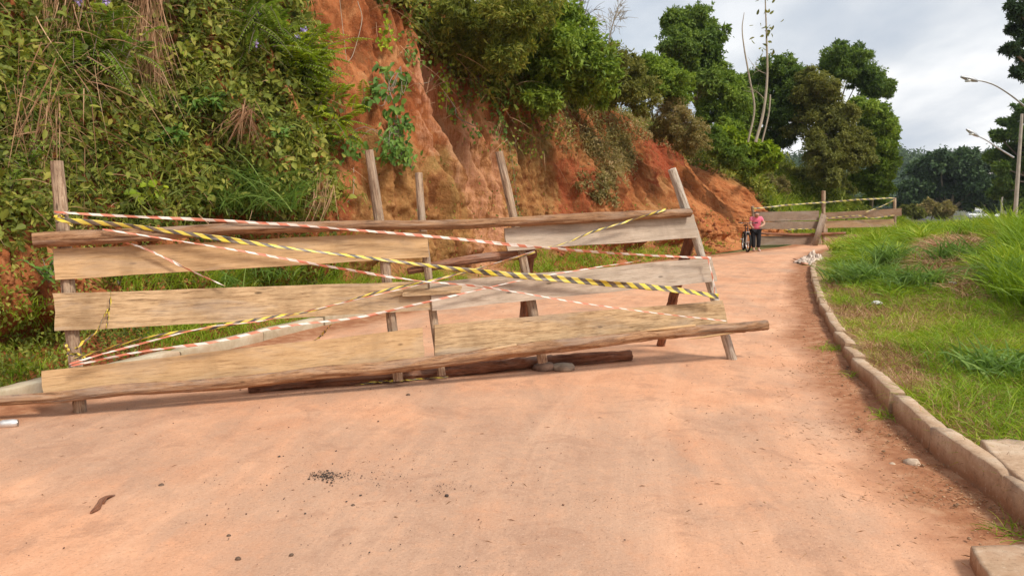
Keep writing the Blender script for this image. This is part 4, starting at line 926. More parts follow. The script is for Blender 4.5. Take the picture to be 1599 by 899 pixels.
vg(8000, 6, (.05, .2), (.004, .008), (2.3, 14), (2.8, 15), lambda x, y, px, py: fbm(x * .8, y * .8, 0, 88) > .40, v=(.42, .3), lean=2.4, bend=(0, .3))
vg(700, 14, (.2, .55), (.008, .014), (6, 17), (9, 20), lambda x, y, px, py: hollow(px + J_(x, y, 40, 2), py + J_(x, y, 40, 3) + 10), v=(.5, .3), lean=1.2, bend=(.3, 1.2))
tag(put('dry_grass', mb, G_DRY), kind='stuff')

def grass_clump(name, c, n, L, W, mat, label, cat='grass clump', group=None, spread=.12, lean=.55, bend=(.3, 1.1), v=(.4, .2), seg=5, dr=None):
    mb = MB(); P = np.asarray(c) + rng.normal(0, spread, (n, 3)) * [1, 1, .15]
    D = norm(UP + rdir(n) * lean + (0 if dr is None else np.asarray(dr)))
    blades(mb, P, D, rng.uniform(*L, n), rng.uniform(*W, n), rng.uniform(*bend, n), np.clip(rng.normal(*v, n), 0, 1), seg)
    o = put(name, mb, mat, origin=np.asarray(c)); return tag(o, label, cat, group)
# individual tussocks on the mound
gT = 'tall grass tussocks on the right verge'
for px, py, Y, n, L_, lb in ((1330, 428, 15.5, 260, (.35, .8), 'dark arching grass tussock nearest the rubbish heap'), (1362, 432, 14.6, 300, (.35, .85), 'dark arching tussock at the foot of the grassy mound'),
                             (1395, 415, 16.5, 300, (.4, .9), 'tall tussock on the crest of the mound beside the far barrier end'), (1440, 455, 13.2, 240, (.3, .7), 'spiky tussock below the mound beside dry straw'),
                             (1580, 470, 12.4, 320, (.5, 1.0), 'tallest tussock at the right edge of the view'), (1500, 430, 15, 280, (.4, .9), 'bright tussock on the mound right of the dry hollow'),
                             (1570, 640, 7.2, 200, (.2, .5), 'low dark tussock on the flat turf near the right edge')):
    q = dp(px, py, Y); q[2] = zverge(q[0], q[1])
    grass_clump('grass_tussock', q, int(n * 1.3), L_, (.018, .032), G_BLADE, lb, group=gT, spread=.2)
for px, py, r, n, lb in ((1338, 590, .05, 70, 'small weed tuft at the kerb foot near the middle blocks'), (1300, 548, .08, 120, 'green weed tuft on the road side of the far kerb'),
                         (1385, 655, .05, 60, 'thin weed growing in a kerb joint on the road side'), (1585, 838, .06, 60, 'little green tuft at the kerb foot behind the near slab'),
                         (1552, 706, .04, 26, 'broad bladed sprout between the kerb and the broken slab')):
    q = gp(px, py); grass_clump('weed_tuft', q, n, (.08, .24), (.004, .008), G_GRASS, lb, 'weed', spread=r, lean=.8, v=(.45, .2))

# ------------------------------------------------------------------ individual plants on the left bank
def leafy_plant(name, c, stems, h, spread, nl, L, W, mat, label, cat='plant', droop=.4, stemr=.008, lean=(0, -.6, 0), v=(.5, .2)):
    t = thing(name, c, label, cat); c = np.asarray(c); ms = MB(); ml = MB()
    for i in range(stems):
        dvec = norm(np.array([rng.normal(0, spread), rng.normal(0, spread), 1]) + np.array(lean) * rng.uniform(.3, 1)); hh = h * rng.uniform(.6, 1)
        k = 10; u = np.linspace(0, 1, k)[:, None]; H = dvec * [1, 1, 0]
        P = c + dvec * hh * u + H * hh * .35 * u ** 2 - UP * hh * droop * .5 * u ** 2
        tube(ms, P, [stemr, stemr * .35], 5, 14, 0)
        m_ = max(3, nl // stems); uu = rng.uniform(.25, 1, m_); Q = np.column_stack([np.interp(uu, u[:, 0], P[:, j]) for j in range(3)])
        D = norm(rdir(m_) * [1, 1, .5] + dvec * .3 - UP * droop); leaves(ml, Q, D, norm(UP + rdir(m_) * .5 + np.array([0, -.5, 0])), rng.uniform(*L, m_), rng.uniform(*W, m_), np.clip(rng.normal(*v, m_), 0, 1))
    put('stem', ms, BARK, t); put('leaves', ml, mat, t); return t
def on_hill(px, py, out=.12):
    q = hill_at(px, py); return q - norm(q - CAM) * out
# broad-leaved vine shrub on the bare cut (three storeys of big leaves)
c0 = on_hill(625, 250, .15)
t = thing('broadleaf_shrub', c0, 'broad leaved green shrub hanging on the bare red cut above the second post', 'shrub'); ms = MB(); ml = MB()
path = np.array([on_hill(x, y, .35) for x, y in ((640, 255), (622, 215), (612, 175), (610, 135), (628, 100))]); tube(ms, path, [.02, .008], 6, 30, .2)
for x, y, n, r in ((628, 218, 60, .24), (600, 225, 40, .26), (612, 195, 45, .22), (640, 200, 30, .18), (600, 150, 20, .2), (575, 145, 12, .16), (620, 165, 22, .2), (585, 125, 12, .16), (612, 115, 20, .2), (634, 130, 14, .16), (600, 100, 8, .1), (638, 110, 8, .12), (560, 235, 40, .22), (640, 240, 60, .22), (535, 225, 24, .2), (610, 245, 50, .2)):
    cc = on_hill(x, y, .4); Q = cc + rng.normal(0, r * .55, (n, 3)); big = y < 180
    leaves(ml, Q, norm(rdir(n) * .7 + np.array([0, -.5, -.6])), norm(np.array([0, -1, .7]) + rdir(n) * .4), rng.uniform(.13, .24, n) if big else rng.uniform(.10, .18, n), rng.uniform(.08, .14, n) if big else rng.uniform(.05, .09, n), rng.random(n))
    tube(ms, [path[min(4, max(0, int((255 - y) / 32)))], (path[2] + cc) / 2, cc], [.008, .004], 5, 10, .1)
put('stem', ms, BARK, t); put('leaves', ml, G_BIG, t)
# compound-leaved bright shrub leaning out over the cut
def fern_plant(name, c, fr, Lr_, mat, label, cat, lean, pair=16, lw=.018, ll=.07, spread=.7, up=.5):
    t = thing(name, c, label, cat); c = np.asarray(c); ms = MB(); ml = MB()
    for i in range(fr):
        d0 = norm(rdir(1)[0] * spread + np.array(lean) + UP * up); L_ = rng.uniform(*Lr_); k = 12; u = np.linspace(0, 1, k)[:, None]
        st = c + rng.normal(0, .25, 3); P = st + d0 * L_ * u - UP * L_ * .35 * u ** 2; tube(ms, P, [.006, .002], 4, 12, 0, cap=False)
        T = norm(np.gradient(P, axis=0)); uu = np.linspace(.12, 1, pair); Q = np.column_stack([np.interp(uu, u[:, 0], P[:, j]) for j in range(3)]); Tq = np.column_stack([np.interp(uu, u[:, 0], T[:, j]) for j in range(3)])
        S = norm(np.cross(Tq, UP)); vv = rng.uniform(.1, 1)
        for sg in (-1, 1):
            leaves(ml, Q, norm(S * sg + Tq * .45 - UP * .15 + rng.normal(0, .08, Q.shape)), UP + rng.normal(0, .15, Q.shape), ll * np.sin(np.pi * (.2 + .75 * uu)) * rng.uniform(.9, 1.1) * 1.25, lw, np.clip(vv + rng.normal(0, .1, len(Q)), 0, 1), six=False)
    put('stem', ms, BARK, t); put('leaves', ml, mat, t); return t
fern_plant('feathery_shrub', on_hill(470, 95, .3), 75, (.5, 1.1), G_YEL, 'bright yellow green feathery shrub leaning right over the red cut', 'shrub', (.7, -.5, .1), ll=.13, lw=.03)
fern_plant('feathery_shrub', on_hill(505, 180, .2), 46, (.3, .8), G_YEL, 'lower bright feathery shrub reaching out at the edge of the red cut', 'shrub', (.6, -.5, -.1), ll=.11, lw=.028)
fern_plant('fern', on_hill(170, 80, .4), 60, (.3, .7), G_MID, 'large green fern mass near the top of the left bank', 'fern', (0, -.6, 0), ll=.09, lw=.022, spread=1.0)
fern_plant('fern', on_hill(120, 115, .4), 36, (.3, .7), G_MID, 'green fern beside the hanging dry stalks on the left bank', 'fern', (0, -.6, 0), ll=.09, lw=.022, spread=1.0)
fern_plant('fern', on_hill(395, 40, .4), 50, (.4, .9), G_MID, 'green feathery fern below the purple flowers', 'fern', (.2, -.6, 0), ll=.10, lw=.025, spread=.9)
for px, py, mt, n, L_, W_, lb in ((225, 298, G_YEL, 26, (.10, .18), (.09, .15), 'lone plant with round lime green leaves above the upper rail'), (300, 180, G_BIG, 130, (.09, .17), (.05, .08), 'dense dark broad leaved plant in the middle of the left bank'),
                                  (270, 215, G_BIG, 110, (.09, .17), (.06, .10), 'drooping broad leaved plant above the lime green one'), (330, 160, G_BIG, 60, (.12, .2), (.06, .09), 'large leaved sprig on the left bank beside the dead rosette'),
                                  (205, 45, G_YEL, 40, (.1, .17), (.06, .1), 'yellow green creeper at the top of the bank beside dry straw'), (265, 75, G_YEL, 30, (.08, .14), (.05, .08), 'yellow leaved creeper right of the hanging straw'),
                                  (310, 110, G_YEL, 30, (.08, .14), (.05, .08), 'yellowing sprig below the creeper in the bank'), (440, 215, G_BIG, 70, (.08, .14), (.04, .07), 'green leafy plant at the lower right of the bank by the red cut'),
                                  (20, 290, G_MID, 140, (.04, .08), (.02, .035), 'small leaved bush at the far left beside the first post'), (40, 250, G_MID, 120, (.04, .08), (.02, .04), 'light green bush behind the top of the first post'),
                                  (75, 440, G_BIG, 60, (.06, .12), (.03, .05), 'low leafy plant behind the left post below the upper plank'), (190, 430, G_MID, 80, (.05, .1), (.03, .045), 'leafy weed in the gap under the upper left plank'),
                                  (470, 60, G_MID, 60, (.06, .12), (.03, .05), 'leafy sprig at the bank edge near the top of the red cut'), (500, 270, G_MID, 30, (.06, .1), (.03, .045), 'little sprig growing from the foot of the red cut')):
    leafy_plant('leafy_plant', on_hill(px, py + 8, .15), 7, .5, .5, n, L_, W_, mt, lb)
# dead rosette, hanging straw tufts, stems
def strawtuft(name, px, py, n, L_, label, down, out=.5, spread=.1, w=(.006, .014), v=(.45, .25), mat=G_DRY):
    c = on_hill(px, py, out); mb = MB(); P = c + rng.normal(0, spread, (n, 3)); D = norm(rdir(n) * .45 + np.array([0, -.35, -down]))
    blades(mb, P, D, rng.uniform(*L_, n), rng.uniform(*w, n), rng.uniform(0, 1.2, n), np.clip(rng.normal(*v, n), 0, 1), 6); tag(put(name, mb, mat, origin=c), label, 'dry tuft')
strawtuft('dead_rosette', 385, 165, 90, (.2, .6), 'brown dead rosette of drooping blades on the left bank', .5, spread=.07, w=(.01, .02), v=(.2, .2))
strawtuft('straw_tuft', 240, -40, 150, (.7, 1.3), 'long pale straw hanging down from the top of the left bank', 2.5, spread=.12)
strawtuft('straw_tuft', 235, 40, 120, (.4, .9), 'short straw below the long hanging tuft', 2.2, spread=.1)
strawtuft('straw_tuft', 100, -10, 80, (.4, .9), 'grey straw tuft at the top left of the bank', 2.2, spread=.2)
strawtuft('straw_tuft', 60, 150, 120, (.4, .9), 'pale dangling stalks at the far left of the bank', 1.6, spread=.25)
strawtuft('straw_tuft', 505, 290, 60, (.2, .5), 'dry blades hanging beside the foot of the red cut', 1.2, spread=.12)
# big blade clumps
for px, py, n, L_, lb in ((360, 335, 150, (.5, 1.1), 'long bladed grass clump behind the upper rail, left of centre'), (440, 330, 150, (.5, 1.0), 'long bladed grass clump at the foot of the red cut'),
                          (400, 300, 110, (.5, 1.1), 'long bladed clump just under the dead rosette'), (30, 190, 90, (.6, 1.3), 'tall reed like grass at the far left of the bank'),
                          (70, 130, 80, (.6, 1.4), 'tall reed like grass beside the hanging stalks'), (470, 300, 60, (.4, .9), 'sparse grass blades arching over the bare soil'),
                          (350, 440, 90, (.3, .6), 'grass clump in the gap below the upper plank'), (430, 440, 90, (.3, .6), 'grass clump in the plank gap nearer the second post')):
    grass_clump('blade_grass', on_hill(px, py, .05), n, L_, (.012, .024), G_BLADE, lb, spread=.16, lean=.6, v=(.45, .25), dr=(.1, -.4, 0), seg=6)
# purple flowers
FL = flat('purple_petals', (.50, .40, .72), .6, .2, var=.15)
for px, py, lb in ((122, 3, 'purple flower head at the top edge left of the straw'), (172, 6, 'purple flower head just left of the hanging straw'), (409, 20, 'purple flower head highest on the right part of the bank'), (393, 64, 'purple flower head on a dark stem above the rosette'),
                   (440, 62, 'purple flower head left of the pair over the feathery shrub'), (470, 51, 'first of two purple flower heads above the feathery shrub'), (478, 55, 'second of two purple flower heads above the feathery shrub')):
    c = on_hill(px, py, .75); t = thing('flower', c, lb, 'flower', 'purple flowers on the left bank'); mb = MB(); n = 22
    leaves(mb, c + rng.normal(0, .02, (n, 3)), rdir(n), rdir(n), .05, .035, rng.random(n)); put('petals', mb, FL, t)
    mb = MB(); tube(mb, [c, c + [.02, .15, -.2], c + [.03, .4, -.5]], [.003, .005], 5, 8); put('stem', mb, G_DARK, t)
for k_, (x_, y_, mt_) in enumerate(((690, 70, G_MIX), (725, 95, G_MIX), (755, 115, G_MID), (790, 150, G_MIX), (820, 165, G_MID), (660, 50, G_MID), (850, 170, G_MIX), (880, 165, G_MIX), (910, 170, G_OLIVE))):
    pass
# roots and vines hanging on the cut
for pts, r, lb in ((((700, 145), (710, 165), (722, 185), (735, 192)), .02, 'dark root running down the red cut towards the third post'), (((745, 105), (757, 122), (766, 140), (763, 155)), .025, 'thick curved root hanging below the overhanging leaves'),
                   (((567, 0), (566, 40), (553, 75), (548, 90)), .008, 'thin pale vine dangling over the top of the red cut'), (((538, 0), (537, 40), (537, 90)), .006, 'thin straight vine hanging left of the pale one'),
                   (((560, 240), (553, 290), (548, 310)), .006, 'thin twig line low on the cut beside the second post'), (((685, 105), (672, 120), (663, 130)), .01, 'short slanting twig under the overhang')):
    P = [on_hill(x, y, .2) for x, y in pts]; mb = MB(); tube(mb, P, [r, r * .6], 6, 30, .3, 4)
    tag(put('hanging_root', mb, BARKPALE if r < .011 else BARK, origin=P[0]), lb, 'root')
def vine(pts, n, mat, label, L_=(.06, .1), out=.2, r=.08):
    P = np.array([on_hill(x, y, out) for x, y in pts]); t = thing('creeper', P[0], label, 'creeper'); ms = MB(); tube(ms, P, [.006, .003], 5, 40, .2); put('stem', ms, BARK, t)
    S_p = spline(P, n) + rng.normal(0, r, (n, 3)); ml = MB(); leaves(ml, S_p, norm(rdir(n) * .6 + np.array([0, -.4, -.7])), norm(np.array([0, -1, .6]) + rdir(n) * .4), rng.uniform(*L_, n), rng.uniform(L_[0] * .6, L_[1] * .75, n), rng.random(n)); put('leaves', ml, mat, t)
vine([(690, 90), (692, 120), (690, 150), (688, 175)], 46, G_YEL, 'lime green creeper hanging down the middle of the cut', (.08, .13))
vine([(607, 60), (608, 72), (606, 80)], 26, G_YEL, 'little light green sprig high on the cut', (.08, .12))
vine([(612, 30), (612, 45), (613, 55)], 26, G_YEL, 'light green sprig under the overhang edge', (.08, .12))
vine([(800, 215), (808, 260), (815, 310), (822, 340)], 60, G_OLIVE, 'thin creeper running down the cut right of the third post', (.06, .1), .1, .05)
vine([(700, 165), (720, 190), (738, 195), (745, 205)], 40, G_BIG, 'small leaved creeper at the end of the dark root', (.07, .12))
vine([(770, 130), (780, 160), (790, 190), (782, 215)], 90, G_BIG, 'leafy creeper hanging from the overhang beside the thick root', (.07, .12), .2, .14)
vine([(640, 60), (650, 72), (645, 85)], 50, G_BIG, 'dark leafy creeper at the left end of the overhang', (.07, .12), .2, .14)

# ------------------------------------------------------------------ shrubs and trees with real crowns
def crown_pts(lobes, n, clump=.27, nsub=30, flatz=.8):
    """lobes: (centre, radius); leaves gather in sub-clumps spread over and inside each lobe"""
    extra = []
    for c, r in lobes:
        for _ in range(8): extra.append((c + rdir(1)[0] * [1, 1, .8] * r * rng.uniform(.75, 1.3), r * rng.uniform(.18, .45)))
    lobes = list(lobes) + extra
    w = np.array([r ** 2 for _, r in lobes]); w = w / w.sum(); P, Dn = [], []
    for c, r in lobes:
        m_ = max(6, int(n * .10 * r * r / sum(q_[1] ** 2 for q_ in lobes) / 14)); d_ = rdir(m_, .25); l_ = rng.uniform(.25, .6, m_) * r
        for _q in range(14):
            u_q = rng.random((m_, 1)); P.append(c + d_ * [1, 1, flatz] * r * .85 + d_ * l_[:, None] * u_q - UP * l_[:, None] * u_q ** 2 * .3 + rng.normal(0, .04 * r, (m_, 3))); Dn.append(d_)
    for (c, r), q in zip(lobes, w):
        k = max(20, int(n * q)); S = rdir(nsub) * (rng.uniform(.3, 1.15, (nsub, 1)) ** .6) * [1, 1, flatz] * r
        S = S[(S[:, 2] > -.75 * r)]; i = rng.integers(0, len(S), k); sub = rng.uniform(.6, 1.3, len(S)) * clump * r
        off = rng.normal(0, 1, (k, 3)) * [1, 1, .6] * sub[i][:, None] * .55; p = S[i] + off; P.append(c + p); Dn.append(norm(p + rdir(k) * r * .5))
    return np.vstack(P), np.vstack(Dn)
def crown(lobes, n, L_, W_, mat, parent, seed=0, v0=.4, six=False, **kw):
    P, Dn = crown_pts(lobes, n, **kw); k = len(P); mb = MB()
    v = np.clip(v0 + (fbm(P[:, 0] * .9, P[:, 1] * .9, P[:, 2] * .9, seed, 3) - .5) * 1.1 + rng.normal(0, .27, k), 0, 1)
    leaves(mb, P, norm(Dn * .6 + rdir(k) * .8 - UP * .25), norm(Dn * .9 + UP * .4 + rdir(k) * .45), rng.uniform(*L_, k), rng.uniform(*W_, k), v, six)
    return put('crown', mb, mat, parent)
def tree(name, base, lobes_px, Y, n, L_, W_, mat, label, cat='tree', group=None, tr=.14, bark=BARK, jd=1.0, seed=0, fork=.45, v0=.4, lean=None, **kw):
    """lobes_px: (px, py, rpx[, dY]) picture outline turned into balls of leaves at depth Y"""
    base = np.asarray(base, float); t = thing(name, base, label, cat, group); lobes = []
    for lp_ in lobes_px:
        yy = Y + (lp_[3] if len(lp_) > 3 else rng.uniform(-jd, jd)); lobes.append((dp(lp_[0], lp_[1], yy), lp_[2] * yy / F))
    cc = np.mean([c for c, _ in lobes], 0); F0 = base + (cc - base) * fork; F0[:2] = base[:2] + (cc[:2] - base[:2]) * fork * .6
    ms = MB(); tube(ms, [base - UP * .4, base * .6 + F0 * .4 + rng.normal(0, .06, 3) * [1, 1, 0], F0], [tr * 1.25, tr, tr * .75], 9, 20, .12, seed)
    for c, r in lobes:
        mid = F0 * .5 + c * .5 + rng.normal(0, .12, 3) * r; tube(ms, [F0 - UP * .1, mid, c + rdir(1)[0] * r * .2], [tr * .5, tr * .3, tr * .1], 6, 14, .1, seed)
        for _ in range(5): e = c + rdir(1)[0] * r * .85; tube(ms, [mid * .4 + c * .6, (c + e) / 2, e], [tr * .16, tr * .1, tr * .03], 4, 8, 0, cap=False)
    put('trunk', ms, bark, t); crown(lobes, n, L_, W_, mat, t, seed, v0, **kw); return t
def hbase(px, py): return hill_at(px, py, 14)
# crest shrubs over the cut, from the middle to the right
gS = 'shrubs along the crest of the cut'
tree('crest_shrub', on_hill(760, 60, .1), [(720, 20, 34), (765, 40, 40), (800, 15, 40), (745, 85, 28), (700, 60, 26), (790, 85, 26), (840, 10, 36)], 19.0, 15000, (.09, .19), (.025, .045), G_MIX, 'olive green shrub overhanging the middle of the cut at the top of the view', 'shrub', gS, .05, seed=1, v0=.62)
tree('crest_shrub', on_hill(850, 110, .1), [(845, 60, 42), (880, 80, 46), (830, 110, 36), (880, 125, 40), (920, 95, 40), (860, 25, 32), (900, 45, 30), (930, 130, 30), (845, 150, 24)], 21.5, 24000, (.10, .20), (.04, .08), G_MID, 'large dense green shrub on the crest right of centre', 'shrub', gS, .08, seed=2, v0=.68)
tree('crest_shrub', on_hill(950, 130, .1), [(955, 95, 26), (970, 130, 30), (940, 140, 30), (1000, 150, 26), (985, 105, 20)], 24, 14000, (.08, .15), (.03, .05), G_OLIVE, 'olive bush right of the large dense shrub', 'shrub', gS, .05, seed=3, v0=.6)
tree('crest_shrub', on_hill(1020, 140, .1), [(1005, 100, 18), (1025, 105, 22), (1045, 130, 24), (1010, 130, 24), (1060, 150, 20)], 27, 12000, (.09, .16), (.035, .06), G_MID, 'bright green bush just left of the tall tree', 'shrub', gS, .05, seed=4, v0=.6)
tree('crest_shrub', on_hill(1060, 190, .1), [(1050, 175, 24), (1075, 195, 22), (1040, 200, 20), (1085, 225, 20), (1065, 220, 18)], 27, 12000, (.06, .12), (.02, .04), G_SCRUB, 'brownish bush at the right shoulder of the cut', 'shrub', gS, .04, seed=5, v0=.5)
# wood behind
gW = 'trees of the wood behind the far barrier'
tree('tall_tree', hbase(1098, 215), [(1062, 38, 24), (1090, 30, 26), (1110, 55, 20), (1055, 68, 24), (1085, 70, 28), (1065, 98, 20), (1098, 98, 24), (1075, 125, 20), (1105, 130, 20), (1112, 85, 16), (1048, 90, 12)], 37, 26000, (.13, .24), (.06, .1), G_DARK, 'tallest tree with a rounded lobed crown standing left of the bare stems', 'tree', gW, .16, BARK, seed=11, v0=.62)
tree('wood_tree', hbase(1135, 225), [(1125, 115, 18), (1140, 130, 20), (1120, 150, 22), (1150, 155, 22), (1135, 180, 24), (1110, 175, 18), (1160, 185, 18), (1140, 205, 20)], 37, 22000, (.13, .22), (.05, .08), G_MID, 'mid green tree filling the gap right of the tallest tree', 'tree', gW, .12, seed=12, v0=.55)
tree('wood_tree', hbase(1215, 240), [(1200, 105, 18), (1225, 108, 20), (1245, 120, 18), (1185, 125, 18), (1210, 140, 26), (1240, 150, 26), (1200, 170, 26), (1235, 185, 26), (1180, 160, 20), (1215, 210, 24)], 43, 30000, (.14, .24), (.05, .09), G_DARK, 'dark rounded tree behind the two bare stems', 'tree', gW, .15, seed=13, v0=.5)
tree('wood_tree', hbase(1275, 280), [(1270, 120, 18), (1290, 135, 20), (1262, 150, 22), (1285, 170, 26), (1310, 185, 24), (1265, 195, 26), (1300, 215, 28), (1330, 215, 24), (1280, 240, 26), (1315, 250, 26), (1340, 245, 20), (1290, 275, 20)], 41, 38000, (.12, .22), (.045, .08), G_OLIVE, 'broad olive brown tree in the middle of the wood', 'tree', gW, .17, seed=14, v0=.55)
tree('umbrella_tree', hbase(1318, 250), [(1300, 85, 16), (1318, 88, 20), (1335, 100, 22), (1312, 108, 18), (1355, 115, 20), (1372, 130, 18), (1360, 140, 16), (1382, 140, 12), (1300, 100, 12), (1340, 125, 14)], 47, 20000, (.14, .24), (.05, .08), G_DARK, 'high spreading tree with a flat leaning crown above the right end of the wood', 'tree', gW, .14, seed=15, v0=.55, flatz=.6, fork=.6)
tree('wood_tree', hbase(1368, 300), [(1340, 170, 18), (1360, 175, 20), (1375, 195, 20), (1390, 205, 14), (1355, 200, 22), (1370, 230, 24), (1350, 240, 20), (1378, 260, 18), (1360, 280, 20), (1375, 295, 14), (1388, 235, 14)], 44, 28000, (.13, .23), (.06, .1), G_MID, 'bright green tree at the right end of the wood', 'tree', gW, .13, seed=16, v0=.6)
tree('wood_tree', hbase(1170, 235), [(1165, 130, 16), (1175, 150, 18), (1165, 175, 18), (1180, 195, 18), (1195, 220, 18)], 46, 12000, (.13, .22), (.05, .08), G_MID, 'slender green tree between the leaning stems and the tall tree', 'tree', gW, .1, seed=18, v0=.45)
tree('young_tree', hbase(1180, 268), [(1165, 225, 14), (1180, 235, 14), (1195, 240, 14), (1150, 245, 14), (1175, 255, 14), (1130, 210, 12), (1200, 255, 10)], 33, 6500, (.16, .26), (.09, .14), G_YEL, 'yellow green young tree low at the foot of the bare stems', 'tree', None, .05, seed=17, v0=.35)
tree('bank_bush', hbase(1130, 250), [(1125, 230, 18), (1145, 245, 16), (1110, 215, 16), (1160, 262, 14)], 31, 11000, (.07, .14), (.03, .05), G_MID, 'green bush above the right shoulder of the red slope', 'shrub', None, .04, seed=19, v0=.35)
# hillside bushes
for px, py, r, mt, lb in ((1205, 290, 16, G_SCRUB, 'brownish bush on the grassy hillside, leftmost'), (1250, 280, 18, G_OLIVE, 'olive bush on the hillside left of the tall far post'), (1320, 295, 18, G_OLIVE, 'olive bush on the hillside right of the tall far post'), (1365, 312, 12, G_MID, 'green bush at the hillside foot near the right far post'), (1290, 262, 18, G_OLIVE, 'dark bush under the broad olive tree')):
    b = hbase(px, py); Yb = b[1]; tree('hillside_bush', b, [(px, py - r * .4, r), (px + r * .8, py, r * .8), (px - r * .8, py, r * .8)], Yb, 5500, (.08, .15), (.03, .05), mt, lb, 'bush', None, .03, seed=px, jd=.3)
# bare stems
def bare(name, pts, Y, r, label, twigs=0, leafn=0, seed=0, bark=BARKPALE, cat='dead tree'):
    P = np.array([dp(x, y, Y) for x, y in pts]); t = thing(name, P[0], label, cat); ms = MB(); tube(ms, P, r, 8, 50, .12, seed)
    S_p = spline(P, 100)
    for k_ in range(twigs):
        i = rng.integers(25, 98); d = norm(rdir(1)[0] * .8 + UP * .7); L_ = rng.uniform(.4, 1.6) * (1 - i / 140); a = S_p[i]
        b = a + d * L_; tube(ms, [a, (a + b) / 2 + rdir(1)[0] * .08, b], [np.mean(r) * .35, .006], 4, 8, 0, cap=False)
        for __ in range(4): j = a + (b - a) * rng.uniform(.3, .9); e = j + norm(d + rdir(1)[0] * .9) * L_ * .5; tube(ms, [j, (j + e) / 2 + rdir(1)[0] * .04, e], [.010, .004], 3, 6, 0, cap=False)
    put('trunk', ms, bark, t)
    if leafn:
        q = S_p[rng.integers(50, 88, leafn)] + rng.normal(0, .22, (leafn, 3)); ml = MB(); leaves(ml, q, rdir(leafn), rdir(leafn), .22, .1, rng.random(leafn)); put('leaves', ml, G_OLIVE, t)
bare('bare_trunk', [(1168, 222), (1178, 170), (1170, 120), (1162, 75), (1159, 45), (1162, 20)], 31, [.04, .036, .032, .028, .02, .010], 'thin crooked bare trunk, left one of the two in front of the wood', 0, 0, 1)
bare('bare_trunk', [(1180, 222), (1192, 175), (1198, 120), (1197, 60), (1195, 0), (1194, -30)], 30, [.058, .05, .042, .032, .022, .012], 'tall straight bare trunk with a few leaves, standing in front of the wood', 3, 46, 2)
bare('bare_trunk', [(1190, 222), (1200, 180), (1203, 148)], 30.3, [.03, .03, .025], 'short broken bare stem beside the tall straight one', 0, 0, 3)
bare('dead_tree', [(905, 60), (905, 35), (907, 10), (910, -25)], 27, [.06, .05, .04, .03], 'leafless dead tree on the crest at the top of the view', 26, 0, 4, BARK)
bare('dead_tree', [(950, 85), (952, 60), (958, 35), (966, 10)], 28, [.03, .025, .015, .008], 'small dead bush with upright bare twigs on the crest', 22, 0, 5, BARKPALE)
# red clods of a small slip behind the barrier
def heap(name, px, py, w, d, h, seed, label, mat):
    c = gp(px, py); nx_, ny_ = 70, 40; u, v = np.meshgrid(np.linspace(-1, 1, nx_), np.linspace(-1, 1, ny_), indexing='ij')
    r = np.sqrt(u * u + v * v); X = c[0] + u * w; Y = c[1] + v * d + u * w * .6; Z = h * np.clip(1 - r ** 1.6, -.1, 1) * (.5 + fbm(X * 2, Y * 2, 0, seed)) + (fbm(X * 7, Y * 7, 0, seed + 1) - .5) * .22 * (r < 1) - .02
    mb = MB(); mb.add(np.stack([X, Y, Z], -1).reshape(-1, 3), [grid_faces(nx_, ny_)])
    o = put(name, mb, mat, origin=(c[0], c[1], 0)); tag(o, label, 'soil heap'); return c
CL = M_('red_clods', .95, .1); oc = CL.coord('Object'); n = CL.noise(oc, 9, 6, .7); CL.color(CL.ramp(n, [(.35, (.22, .06, .028)), (.65, (.46, .17, .08))])); CL.bump(n, 1, .06)
heap('soil_heap', 950, 402, 2.9, 1.2, .75, 601, 'heap of red clods slipped from the cut onto the road edge behind the barrier', CL.m)
P, nn, d = sample_hill(700, [(840, 350), (1130, 350), (1130, 410), (960, 425), (840, 410)], tr=(-1, .3)); grit('soil_clods', P + [0, 0, .03], rng.uniform(.02, .09, len(P)), CL.m)
P, nn, d = sample_hill(1500, [(-100, 420), (520, 400), (560, 520), (100, 620), (-100, 640)], tr=(-1, .3)); grit('fallen_clods', P + [0, 0, .01], rng.uniform(.008, .03, len(P)), CL.m)
# litter on the verge
WHTL = flat('dirty_plastic', (.55, .54, .50), .6, .3, var=.3, sc=25, bump=.8)
for px, py, r, lb in ((1370, 468, .075, 'crumpled white and yellow plastic bag on the short grass'), (1487, 457, .06, 'pale blue plastic scrap beside the dry straw'), (1596, 455, .12, 'pale plastic scrap at the right edge in the tall grass')):
    q = dp(px, py, F * (CAMH - .25) / (py - HOR)); q[2] = zverge(q[0], q[1]) + .07; mb = MB(); rock(mb, q, r, px, .5, 3); tag(put('plastic_bag', mb, WHTL, origin=q - [0, 0, .05]), lb, 'litter')

# trailing stems under the overhang, each a creeper of its own
spots_ = [(668, 58, 36), (704, 92, 44), (730, 108, 60), (752, 118, 40), (812, 172, 50), (838, 180, 60), (862, 172, 44), (890, 168, 40)]
where_ = ['leftmost of the trailing creepers under the overhang', 'trailing creeper just left of the third post top', 'longest trailing creeper above the third post', 'trailing creeper beside the thick curved root',
          'trailing creeper at the dark cleft right of the third post', 'trailing creeper in the dark cleft, the longer one', 'trailing creeper right of the dark cleft', 'rightmost of the trailing creepers, under the large crest shrub']
for (x_, y_, l_), lb in zip(spots_, where_):
    vine([(x_, y_ - 20), (x_ + 2, y_ + l_ * .4), (x_ - 2, y_ + l_)], 90, G_MIX, lb, (.06, .12), .3, .16)
